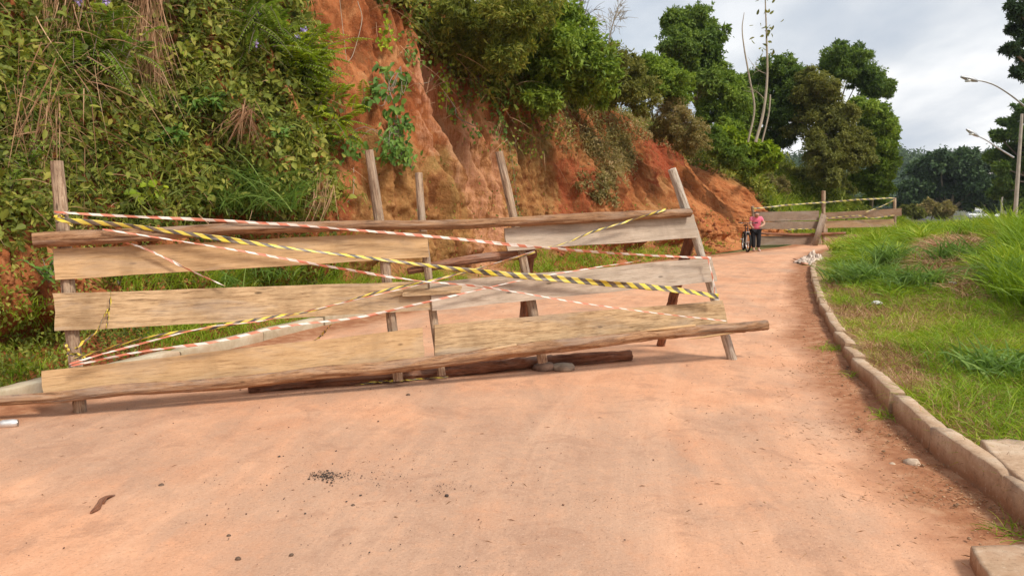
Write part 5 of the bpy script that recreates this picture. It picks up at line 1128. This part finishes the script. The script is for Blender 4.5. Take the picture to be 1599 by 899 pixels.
# ================================================================== FAR THINGS
# distant wooded hill
def far_hill(name, x0, x1, y0, h, mat, seed):
    nu, nv_ = 160, 40; u, v = np.meshgrid(np.linspace(0, 1, nu), np.linspace(0, 1, nv_), indexing='ij')
    X = x0 + (x1 - x0) * u; Y = y0 + v * 200; prof = np.sin(np.pi * np.clip(u, 0, 1)) ** .7
    Z = h * prof * (.7 + .5 * fbm(X * .02, Y * .01, 0, seed)) * sstep(0, .45, v) - .5 + (fbm(X * .15, Y * .15, 0, seed + 3) - .5) * 4 * sstep(0, .1, v)
    mb = MB(); mb.add(np.stack([X, Y, Z], -1).reshape(-1, 3), [grid_faces(nu, nv_)]); tag(put(name, mb, mat, smooth=True), kind='structure')
    k = 60000; i = rng.integers(0, nu * int(nv_ * .6), k); ii, jj = i % nu, (i // nu); P = np.stack([X[ii, jj], Y[ii, jj], Z[ii, jj]], -1) + rng.normal(0, 1.0, (k, 3)) + [0, 0, 1]
    l = fbm(P[:, 0] * .16, P[:, 1] * .16, 0, seed + 9, 2); P[:, 2] += np.clip((l - .4) * 14, 0, 6) * rng.random(k) ** .4
    mb = MB(); leaves(mb, P, rdir(k), norm(UP + rdir(k) * .6), 1.3, .9, np.clip(l + rng.normal(0, .12, k), 0, 1), six=False); tag(put('distant_wood', mb, G_FAR), kind='stuff')
fhm = flat('wooded_hill', (.035, .06, .03), .95, .1, var=.3, sc=.1)
far_hill('hill', 60, 330, 290, 23, fhm, 701)
# road-side trees on the right, far
b = dp(1482, 332, 105); b[2] = -1
tree('spreading_tree', b, [(1440, 275, 22), (1470, 258, 22), (1500, 256, 22), (1530, 270, 20), (1425, 298, 18), (1455, 295, 22), (1490, 285, 26), (1520, 295, 22), (1545, 298, 16), (1415, 312, 12), (1475, 312, 14), (1550, 318, 12), (1510, 312, 14)], 105, 34000, (.4, .75), (.22, .4), G_FAR, 'wide dark spreading tree in the distance at the right', 'tree', None, .45, seed=21, jd=3, v0=.35, fork=.35)
b = dp(1455, 335, 80); b[2] = 0.3
tree('roadside_bush', b, [(1452, 326, 10), (1470, 330, 9), (1436, 331, 8), (1480, 326, 8)], 80, 3500, (.25, .45), (.12, .22), G_SCRUB, 'brownish bush in front of the wide dark tree', 'bush', None, .06, seed=22, jd=.5)
b = dp(1425, 335, 78); b[2] = 0.2
tree('roadside_bush', b, [(1422, 329, 7), (1434, 332, 7), (1412, 330, 6)], 78, 2400, (.25, .4), (.12, .2), G_OLIVE, 'low olive bush beside the end of the far barrier', 'bush', None, .06, seed=27, jd=.5)
b = dp(1660, 340, 62); b[2] = 0
tree('layered_tree', b, [(1600, 178, 12), (1625, 165, 24), (1588, 205, 12), (1560, 212, 8), (1610, 215, 24), (1570, 238, 10), (1600, 245, 22), (1548, 244, 7), (1590, 270, 14), (1570, 283, 9), (1620, 285, 26), (1600, 305, 20), (1640, 240, 40), (1575, 190, 9), (1556, 300, 8), (1580, 260, 12), (1585, 230, 10), (1565, 262, 8), (1592, 325, 12)], 62, 30000, (.22, .42), (.09, .16), G_DARK, 'layered dark tree with drooping branches at the right edge behind the lamp posts', 'tree', None, .25, seed=23, jd=1.5, flatz=.32, v0=.35, fork=.6)
b = dp(1760, 340, 40); b[2] = 0
tree('overhanging_tree', b, [(1590, 15, 12), (1600, 50, 16), (1578, 78, 9), (1610, 95, 14), (1590, 112, 8), (1640, 40, 36), (1660, 110, 40), (1580, 45, 6)], 40, 11000, (.16, .3), (.06, .12), G_FAR, 'dark branches hanging into the upper right corner', 'tree', None, .2, seed=24, v0=.3, fork=.6, flatz=.6)
b = dp(1545, 333, 170); b[2] = -1
tree('distant_tree', b, [(1575, 300, 16), (1595, 292, 14), (1560, 310, 14), (1600, 312, 18)], 170, 8000, (.7, 1.2), (.4, .7), G_FAR, 'distant dark trees low behind the small pole', 'tree', None, .4, seed=25, jd=3)
# street lamps
MET = flat('galvanised_metal', (.42, .43, .45), .5, .5, .6, var=.1); CONC = flat('pole_concrete', (.40, .35, .29), .9, .2, var=.15, sc=3)
def lamp(label, base_px, Y, top, arm, headpx, rp):
    b = dp(base_px, 340, Y); b[2] = -.06 if Y < 70 else -.9; t = thing('street_lamp', b, label, 'street lamp', 'street lamps along the highway')
    T = dp(base_px + 0, top, Y); T[:2] = b[:2]; mb = MB(); tube(mb, [b, (b + T) / 2, T], [rp * .8, rp * .68, rp * .5], 12, 12, 0); put('pole', mb, CONC, t, smooth=True)
    A = np.array([dp(x, y, Y) for x, y in arm]); mb = MB(); tube(mb, A, [.06, .045, .04], 8, 24, 0); put('arm', mb, MET, t, smooth=True)
    h0 = A[-1]; d = norm(A[-1] - A[-3]); mb = MB(); w = .16
    tube(mb, [h0 - d * .1, h0 + d * .15, h0 + d * .5, h0 + d * .85], [.06, .12, .13, .06], 10, 14, 0); put('lamp_head', mb, MET, t, smooth=True)
    mb = MB(); rock(mb, h0 + d * .45 - UP * .14, .16, 3, .5, 2); put('lamp_glass', mb, flat('lamp_glass', (.6, .6, .55), .2, .5), t); return t
lamp('concrete pole with a long curved lamp arm reaching left near the right edge', 1585, 53, 178, [(1583, 246), (1560, 232), (1540, 219), (1526, 212)], None, .17)
lamp('nearer street lamp whose curved arm enters from the right edge', 1640, 44, 190, [(1640, 196), (1605, 170), (1580, 150), (1555, 134), (1535, 127), (1524, 126)], None, .15)
b = dp(1563, 336, 95); b[2] = -1; T = b.copy(); T[2] = 1.7 + 18 * 95 / F; mb = MB(); tube(mb, [b, T], [.13, .1], 8, 6); tag(put('pole', mb, CONC, origin=b, smooth=True), 'short pale pole standing left of the lamp post by the parked cars', 'pole')
b = dp(1591, 336, 120); b[2] = -1; T = b.copy(); T[2] = 1.7 + 45 * 120 / F; mb = MB(); tube(mb, [b, T], [.16, .12], 8, 6); tag(put('pole', mb, CONC, origin=b, smooth=True), 'thin distant pole just right of the lamp post', 'pole')
# highway strip
mb = MB(); A, Bq = np.array([60, 106, -.98]), np.array([66, 260, -.98]); s2 = np.array([14, -1.2, 0]); mb.add([A, Bq, Bq + s2, A + s2], [np.array([[0, 3, 2, 1]])]); tag(put('highway', mb, flat('asphalt', (.07, .068, .065), .9, .2, sc=.5)), kind='structure')
# cars
CARW = flat('white_paint', (.78, .78, .78), .3, .5, var=.02); GL = flat('car_glass', (.05, .06, .07), .1, .6, var=.1); RUB = flat('rubber', (.02, .02, .02), .8, .2); HLG = flat('headlight', (.8, .8, .82), .15, .6, var=.03)
def car(c, yaw, label, mat):
    t = thing('car', c, label, 'car'); t.rotation_euler = (0, 0, yaw)
    prof = [(-2.05, .35), (-2.1, .6), (-2.0, .85), (-1.75, .93), (-1.2, 1.38), (-.9, 1.46), (.1, 1.46), (.35, 1.42), (1.1, .98), (1.75, .88), (2.05, .7), (2.08, .4), (1.9, .28), (-1.9, .28)]
    def add(name, mb, mat): o = bpy.data.objects.new(name, mb.mesh(name)); C.objects.link(o); o.parent = t; o.data.materials.append(mat); return o
    bm = bmesh.new(); rows = []
    for y, ins in ((-.84, .06), (-.8, 0), (.8, 0), (.84, .06)):
        rows.append([bm.verts.new((x * (1 - ins * .4), y * (1 - .16 * max(0, (z - .95) / .5)), z - (ins * .5 if z > .9 else 0))) for x, z in prof])
    n = len(prof)
    for a, b_ in zip(rows[:-1], rows[1:]):
        for i in range(n): bm.faces.new([a[i], a[(i + 1) % n], b_[(i + 1) % n], b_[i]])
    bm.faces.new(rows[0]); bm.faces.new(rows[-1][::-1]); bmesh.ops.recalc_face_normals(bm, faces=bm.faces)
    me = bpy.data.meshes.new('body'); bm.to_mesh(me); bm.free(); o = bpy.data.objects.new('body', me); C.objects.link(o); o.parent = t; me.materials.append(mat)
    bv = o.modifiers.new('b', 'BEVEL'); bv.width = .04; bv.segments = 2
    mb = MB(); mb.add([(.43, -.66, 1.40), (.43, .66, 1.40), (1.12, .74, 1.0), (1.12, -.74, 1.0)], [np.array([[0, 3, 2, 1]])]); o = add('windscreen', mb, GL); o.modifiers.new('s', 'SOLIDIFY').thickness = .03
    for sg in (-1, 1):
        mb = MB(); y1, y2 = .80 * sg, .745 * sg; mb.add([(-1.25, y1, .97), (.95, y1, .97), (.3, y2, 1.36), (-.95, y2, 1.36)], [np.array([[0, 1, 2, 3]])]); o = add('side_window', mb, GL); o.modifiers.new('s', 'SOLIDIFY').thickness = .05
        mb = MB(); rock(mb, np.array([1.98, .6 * sg, .68]), .14, 2, .7, 2); add('headlight', mb, HLG)
        for x in (-1.3, 1.3):
            mb = MB(); tube(mb, [(x, .7 * sg, .32), (x, .86 * sg, .32)], [.32, .32], 20, 3); w = add('wheel', mb, RUB)
            mb = MB(); tube(mb, [(x, .85 * sg, .32), (x, .875 * sg, .32)], [.19, .17], 14, 3); h_ = add('rim', mb, MET); h_.parent = w
    return t
for px, Y, yaw, lb in ((1549, 112, -2.15, 'white car, the larger of the two seen over the tall grass at the right'), (1521, 118, -2.0, 'pale car mostly hidden behind grass, left of the white car')):
    c = dp(px, 336, Y); c[2] = -.95; car(c, yaw, lb, CARW)
# white walls seen below the wide dark tree, and a pale building at the right edge
def house(c, w, d, h, roofh, label, wallc, roofc, yaw=0, nwin=3):
    t = thing('house', c, label, 'house'); t.rotation_euler = (0, 0, yaw)
    def add(name, mb, mat, par=t): o = bpy.data.objects.new(name, mb.mesh(name)); C.objects.link(o); o.parent = par; o.data.materials.append(mat); return o
    mb = MB(); box(mb, np.array([0, 0, h / 2]), w, d, h); wl = add('wall', mb, flat('wall_paint', wallc, .85, .2, var=.06, sc=.6))
    mb = MB(); e = .4; V = [(-w / 2 - e, -d / 2 - e, h), (w / 2 + e, -d / 2 - e, h), (w / 2 + e, d / 2 + e, h), (-w / 2 - e, d / 2 + e, h), (-w / 2, 0, h + roofh), (w / 2, 0, h + roofh)]
    mb.add(np.array(V) + [0, 0, .02], [np.array([[0, 1, 5, 4], [2, 3, 4, 5]]), np.array([[0, 4, 3], [1, 2, 5]])]); add('roof', mb, flat('roof_tile', roofc, .85, .2, var=.2, sc=2)).modifiers.new('s', 'SOLIDIFY').thickness = .12
    for k_ in range(nwin):
        x = -w / 2 + w * (k_ + .5) / nwin; mb = MB(); box(mb, np.array([x, -d / 2 - .03, h * .55]), 1.1, .08, 1.1); wn = add('window', mb, MET)
        mb = MB(); box(mb, np.array([x, -d / 2 - .08, h * .55]), .9, .03, .9); g_ = add('pane', mb, GL, wn)
    return t
b = dp(1430, 332, 150); b[2] = -1.02; house(b, 6, 6, 3.0, .8, 'low white house glimpsed under the left side of the wide dark tree', (.75, .74, .72), (.6, .45, .38), -.2, 2)
b = dp(1508, 332, 165); b[2] = -1.02; house(b, 7, 6, 3.4, .9, 'low pale house glimpsed under the right side of the wide dark tree', (.7, .68, .66), (.5, .3, .22), .1, 2)
b = dp(1600, 332, 190); b[2] = -1.02; house(b, 14, 9, 12.0, 1.0, 'pale building with a light roof behind the lamp post at the right edge', (.62, .56, .5), (.6, .55, .5), -.15, 4)

# ================================================================== PERSON AND BICYCLE
SKIN = flat('skin', (.50, .28, .19), .55, .3, var=.05); PINK = flat('pink_cotton', (.78, .18, .27), .85, .2, var=.08, sc=10, bump=.2); BLK = flat('black_trousers', (.02, .02, .024), .8, .2, var=.2, sc=10); HAIR = flat('dark_hair', (.02, .014, .012), .5, .4, var=.3, sc=30); SHOE = flat('pale_shoe', (.65, .5, .48), .7, .3)
def skin_obj(name, joints, edges, parent, mat, root=0, sub=2):
    me = bpy.data.meshes.new(name); me.from_pydata([j[:3] for j in joints], edges, []); me.update()
    o = bpy.data.objects.new(name, me); C.objects.link(o); o.parent = parent; me.materials.append(mat)
    md = o.modifiers.new('skin', 'SKIN'); md.use_smooth_shade = True
    for i, v in enumerate(me.skin_vertices[0].data):
        r = joints[i][3]; v.radius = (r, r if len(joints[i]) < 5 else joints[i][4]); v.use_root = (i == root)
    s = o.modifiers.new('sub', 'SUBSURF'); s.levels = sub; s.render_levels = sub; return o
pc = gp(1180, 393); PT = thing('person', pc * [1, 1, 0] + [0, 0, .02], 'person in a pink T-shirt and black trousers leaning over a bicycle by the far barrier', 'person')
PT.scale = (.9, .9, .85)
# local frame: x right in the picture, -y to the camera; she faces the camera's left, bending over the bars
k = 1.0
J = [(0, .08, .92, .15, .13), (-.01, .03, 1.12, .15, .13), (-.03, -.05, 1.27, .17, .12), (-.04, -.10, 1.36, .07, .07), (-.05, -.17, 1.41, .062), (-.06, -.22, 1.46, .085, .095), (-.06, -.23, 1.53, .08, .09),   # 0-6 trunk, neck, head
     (.13, -.05, 1.32, .065), (.26, -.12, 1.10, .052), (.10, -.30, 1.02, .038), (.03, -.36, 1.00, .028),                # 7-10 her left arm (picture right)
     (-.21, -.05, 1.31, .065), (-.29, -.16, 1.08, .05), (-.27, -.36, .98, .036), (-.27, -.43, .97, .028),               # 11-14 other arm
     (.10, .07, .86, .10), (.11, .02, .50, .07), (.12, .06, .10, .045), (.12, -.06, .045, .035), (.12, -.14, .03, .03),   # 15-19 leg
     (-.10, .07, .86, .10), (-.10, -.0, .50, .07), (-.07, .05, .10, .045), (-.08, -.07, .045, .035), (-.08, -.15, .03, .03)]
E = [(0, 1), (1, 2), (2, 3), (3, 4), (4, 5), (5, 6), (2, 7), (7, 8), (8, 9), (9, 10), (2, 11), (11, 12), (12, 13), (13, 14), (0, 15), (15, 16), (16, 17), (17, 18), (18, 19), (0, 20), (20, 21), (21, 22), (22, 23), (23, 24)]
for h, (dx, dy) in ((10, (-.9, -.4)), (14, (-.1, -1))):
    hx0, hy0, hz0 = J[h][:3]; nx0, ny0 = -dy, dx
    for f in range(5):
        off = (f - 2) * .016; L1 = (.03, .042, .046, .042, .034)[f]; i0 = len(J)
        if f == 0: J += [(hx0 + nx0 * .035, hy0 + ny0 * .035, hz0, .009), (hx0 + nx0 * .045 + dx * .03, hy0 + ny0 * .045 + dy * .03, hz0 - .012, .008)]
        else: J += [(hx0 + dx * L1 + nx0 * off, hy0 + dy * L1 + ny0 * off, hz0, .009), (hx0 + dx * (L1 + .03) + nx0 * off, hy0 + dy * (L1 + .03) + ny0 * off, hz0 - .025, .008)]
        E += [(h, i0), (i0, i0 + 1)]
skin_obj('body', J, E, PT, SKIN)
skin_obj('shirt', [(0, .06, .86, .19, .165), (0, .05, 1.0, .19, .16), (-.01, .02, 1.15, .185, .16), (-.03, -.05, 1.29, .19, .15), (-.04, -.09, 1.36, .09, .08), (.14, -.05, 1.32, .085), (.215, -.10, 1.18, .085), (-.22, -.05, 1.31, .085), (-.265, -.12, 1.17, .085)],
         [(0, 1), (1, 2), (2, 3), (3, 4), (3, 5), (5, 6), (3, 7), (7, 8)], PT, PINK)
skin_obj('trousers', [(0, .08, .90, .17, .15), (.10, .07, .80, .125), (.11, .03, .50, .09), (.12, .06, .13, .075), (-.10, .07, .80, .125), (-.10, .01, .50, .09), (-.07, .05, .13, .075)], [(0, 1), (1, 2), (2, 3), (0, 4), (4, 5), (5, 6)], PT, BLK)
skin_obj('hair', [(-.06, -.17, 1.555, .105, .11), (-.055, -.13, 1.50, .085), (-.05, -.08, 1.45, .06), (-.045, -.03, 1.38, .035)], [(0, 1), (1, 2), (2, 3)], PT, HAIR)
for x in (.12, -.08): skin_obj('shoe', [(x, .07, .045, .048, .045), (x, -.04, .04, .046, .036), (x, -.15, .03, .04, .03)], [(0, 1), (1, 2)], PT, SHOE)
for nm, mt, r, pts in (('eye', BLK, .009, ((-.03, -.318, 1.495), (-.09, -.318, 1.495))), ('nose', SKIN, .014, ((-.06, -.328, 1.47),)), ('mouth', PINK, .012, ((-.06, -.312, 1.435),)), ('ear', SKIN, .02, ((.028, -.22, 1.49), (-.148, -.22, 1.49)))):
    for p in pts: mb = MB(); rock(mb, pc * [1, 1, 0] + [0, 0, .02] + np.array(p), r, 2, .8, 1); put(nm, mb, mt, PT)
# bicycle, nearly head on
bc = gp(1164, 393); bc[2] = .015; yawb = math.radians(-98)        # local +x is forwards
BT = thing('bicycle', bc, 'dark bicycle with silver fork held upright by the person in pink', 'bicycle'); BT.rotation_euler = (0, 0, yawb); BT.scale = (.97,) * 3
def bput(name, mb, mat, par=None, smooth=True):
    o = bpy.data.objects.new(name, mb.mesh(name, smooth=smooth)); C.objects.link(o); o.parent = par or BT; o.data.materials.append(mat); return o
FRM = flat('bike_frame', (.06, .05, .07), .35, .5, .3); SIL = flat('bike_silver', (.55, .53, .5), .3, .5, .8)
def ring(mb, c, R, r, ax=None, k=8, n=44, steer=0):
    th = np.linspace(0, 2 * np.pi, n); P = np.stack([c[0] + R * np.cos(th) * math.cos(steer), c[1] + R * np.cos(th) * math.sin(steer), c[2] + R * np.sin(th)], -1); tube(mb, P, r, k, None, 0, cap=False)
for wx, st in ((.52, .12), (-.52, 0)):
    mb = MB(); ring(mb, (wx, 0, .34), .31, .032, steer=st); w = bput('wheel', mb, RUB)
    mb = MB(); ring(mb, (wx, 0, .34), .27, .014, steer=st); bput('rim', mb, SIL, w)
    mb = MB()
    for a in np.linspace(0, 2 * np.pi, 18, endpoint=False): tube(mb, [(wx, 0, .34), (wx + .28 * math.cos(a) * math.cos(st), .28 * math.cos(a) * math.sin(st), .34 + .28 * math.sin(a))], .002, 4, 3, 0, cap=False)
    tube(mb, [(wx, -.04, .34), (wx, .04, .34)], .02, 8, 3); bput('spokes', mb, SIL, w)
mb = MB()
for a, b_, r in (((.38, 0, .80), (-.12, 0, .78), .016), ((.40, 0, .72), (-.02, 0, .30), .018), ((-.02, 0, .30), (-.16, 0, .86), .016), ((-.02, .0, .30), (-.52, .05, .34), .01), ((-.02, 0, .30), (-.52, -.05, .34), .01), ((-.14, 0, .78), (-.52, .05, .34), .009), ((-.14, 0, .78), (-.52, -.05, .34), .009), ((.41, 0, .68), (.37, 0, .86), .02)): tube(mb, [a, b_], r, 8, 4)
bput('frame', mb, FRM)
mb = MB(); 
for sg in (-1, 1): tube(mb, [(.41, .045 * sg, .68), (.46, .055 * sg, .5), (.52, .055 * sg, .34)], [.012, .01, .008], 7, 10)
tube(mb, [(.41, -.06, .69), (.41, .06, .69)], .02, 8, 4); bput('fork', mb, SIL)
mb = MB(); tube(mb, [(.37, 0, .84), (.36, 0, .98), (.39, 0, 1.0)], [.013, .012], 7, 8); tube(mb, [(.36, -.30, 1.02), (.39, -.12, 1.0), (.40, 0, 1.0), (.39, .12, 1.0), (.36, .30, 1.02)], .012, 7, 24); hb = bput('handlebar', mb, FRM)
for sg in (-1, 1): mb = MB(); tube(mb, [(.365, .22 * sg, 1.015), (.355, .33 * sg, 1.02)], .019, 8, 4); bput('grip', mb, RUB, hb)
for sg in (-1, 1): mb = MB(); tube(mb, [(.4, .18 * sg, 1.01), (.46, .26 * sg, .99)], .006, 5, 4); bput('brake_lever', mb, SIL, hb)
mb = MB(); tube(mb, [(-.26, 0, .90), (-.16, 0, .905), (-.02, 0, .89)], [.07, .06, .02], 10, 12); sdl = bput('saddle', mb, RUB)
for v in sdl.data.vertices: v.co.z = .9 + (v.co.z - .9) * .45
mb = MB(); tube(mb, [(-.02, -.07, .30), (-.02, .07, .30)], .018, 8, 3); tube(mb, [(-.02, .07, .30), (.10, .09, .18)], .009, 6, 3); tube(mb, [(-.02, -.07, .30), (-.14, -.09, .42)], .009, 6, 3); tube(mb, [(.10, .08, .18), (.10, .17, .18)], .02, 6, 3); tube(mb, [(-.14, -.08, .42), (-.14, -.17, .42)], .02, 6, 3); bput('crank', mb, SIL)

# ================================================================== HAZE
mb = MB(); box(mb, np.array([40.0, 260.0, 21.0]), 900, 640, 46.4)
hz = bpy.data.materials.new('air'); hz.use_nodes = True; hn = hz.node_tree; hn.nodes.clear()
ho = hn.nodes.new('ShaderNodeOutputMaterial'); hv = hn.nodes.new('ShaderNodeVolumePrincipled'); hv.inputs['Density'].default_value = .00022
hv.inputs['Color'].default_value = (.82, .9, 1, 1); hv.inputs['Anisotropy'].default_value = .2; hn.links.new(hv.outputs[0], ho.inputs['Volume'])
HZ = put('haze', mb, hz); tag(HZ, kind='stuff')
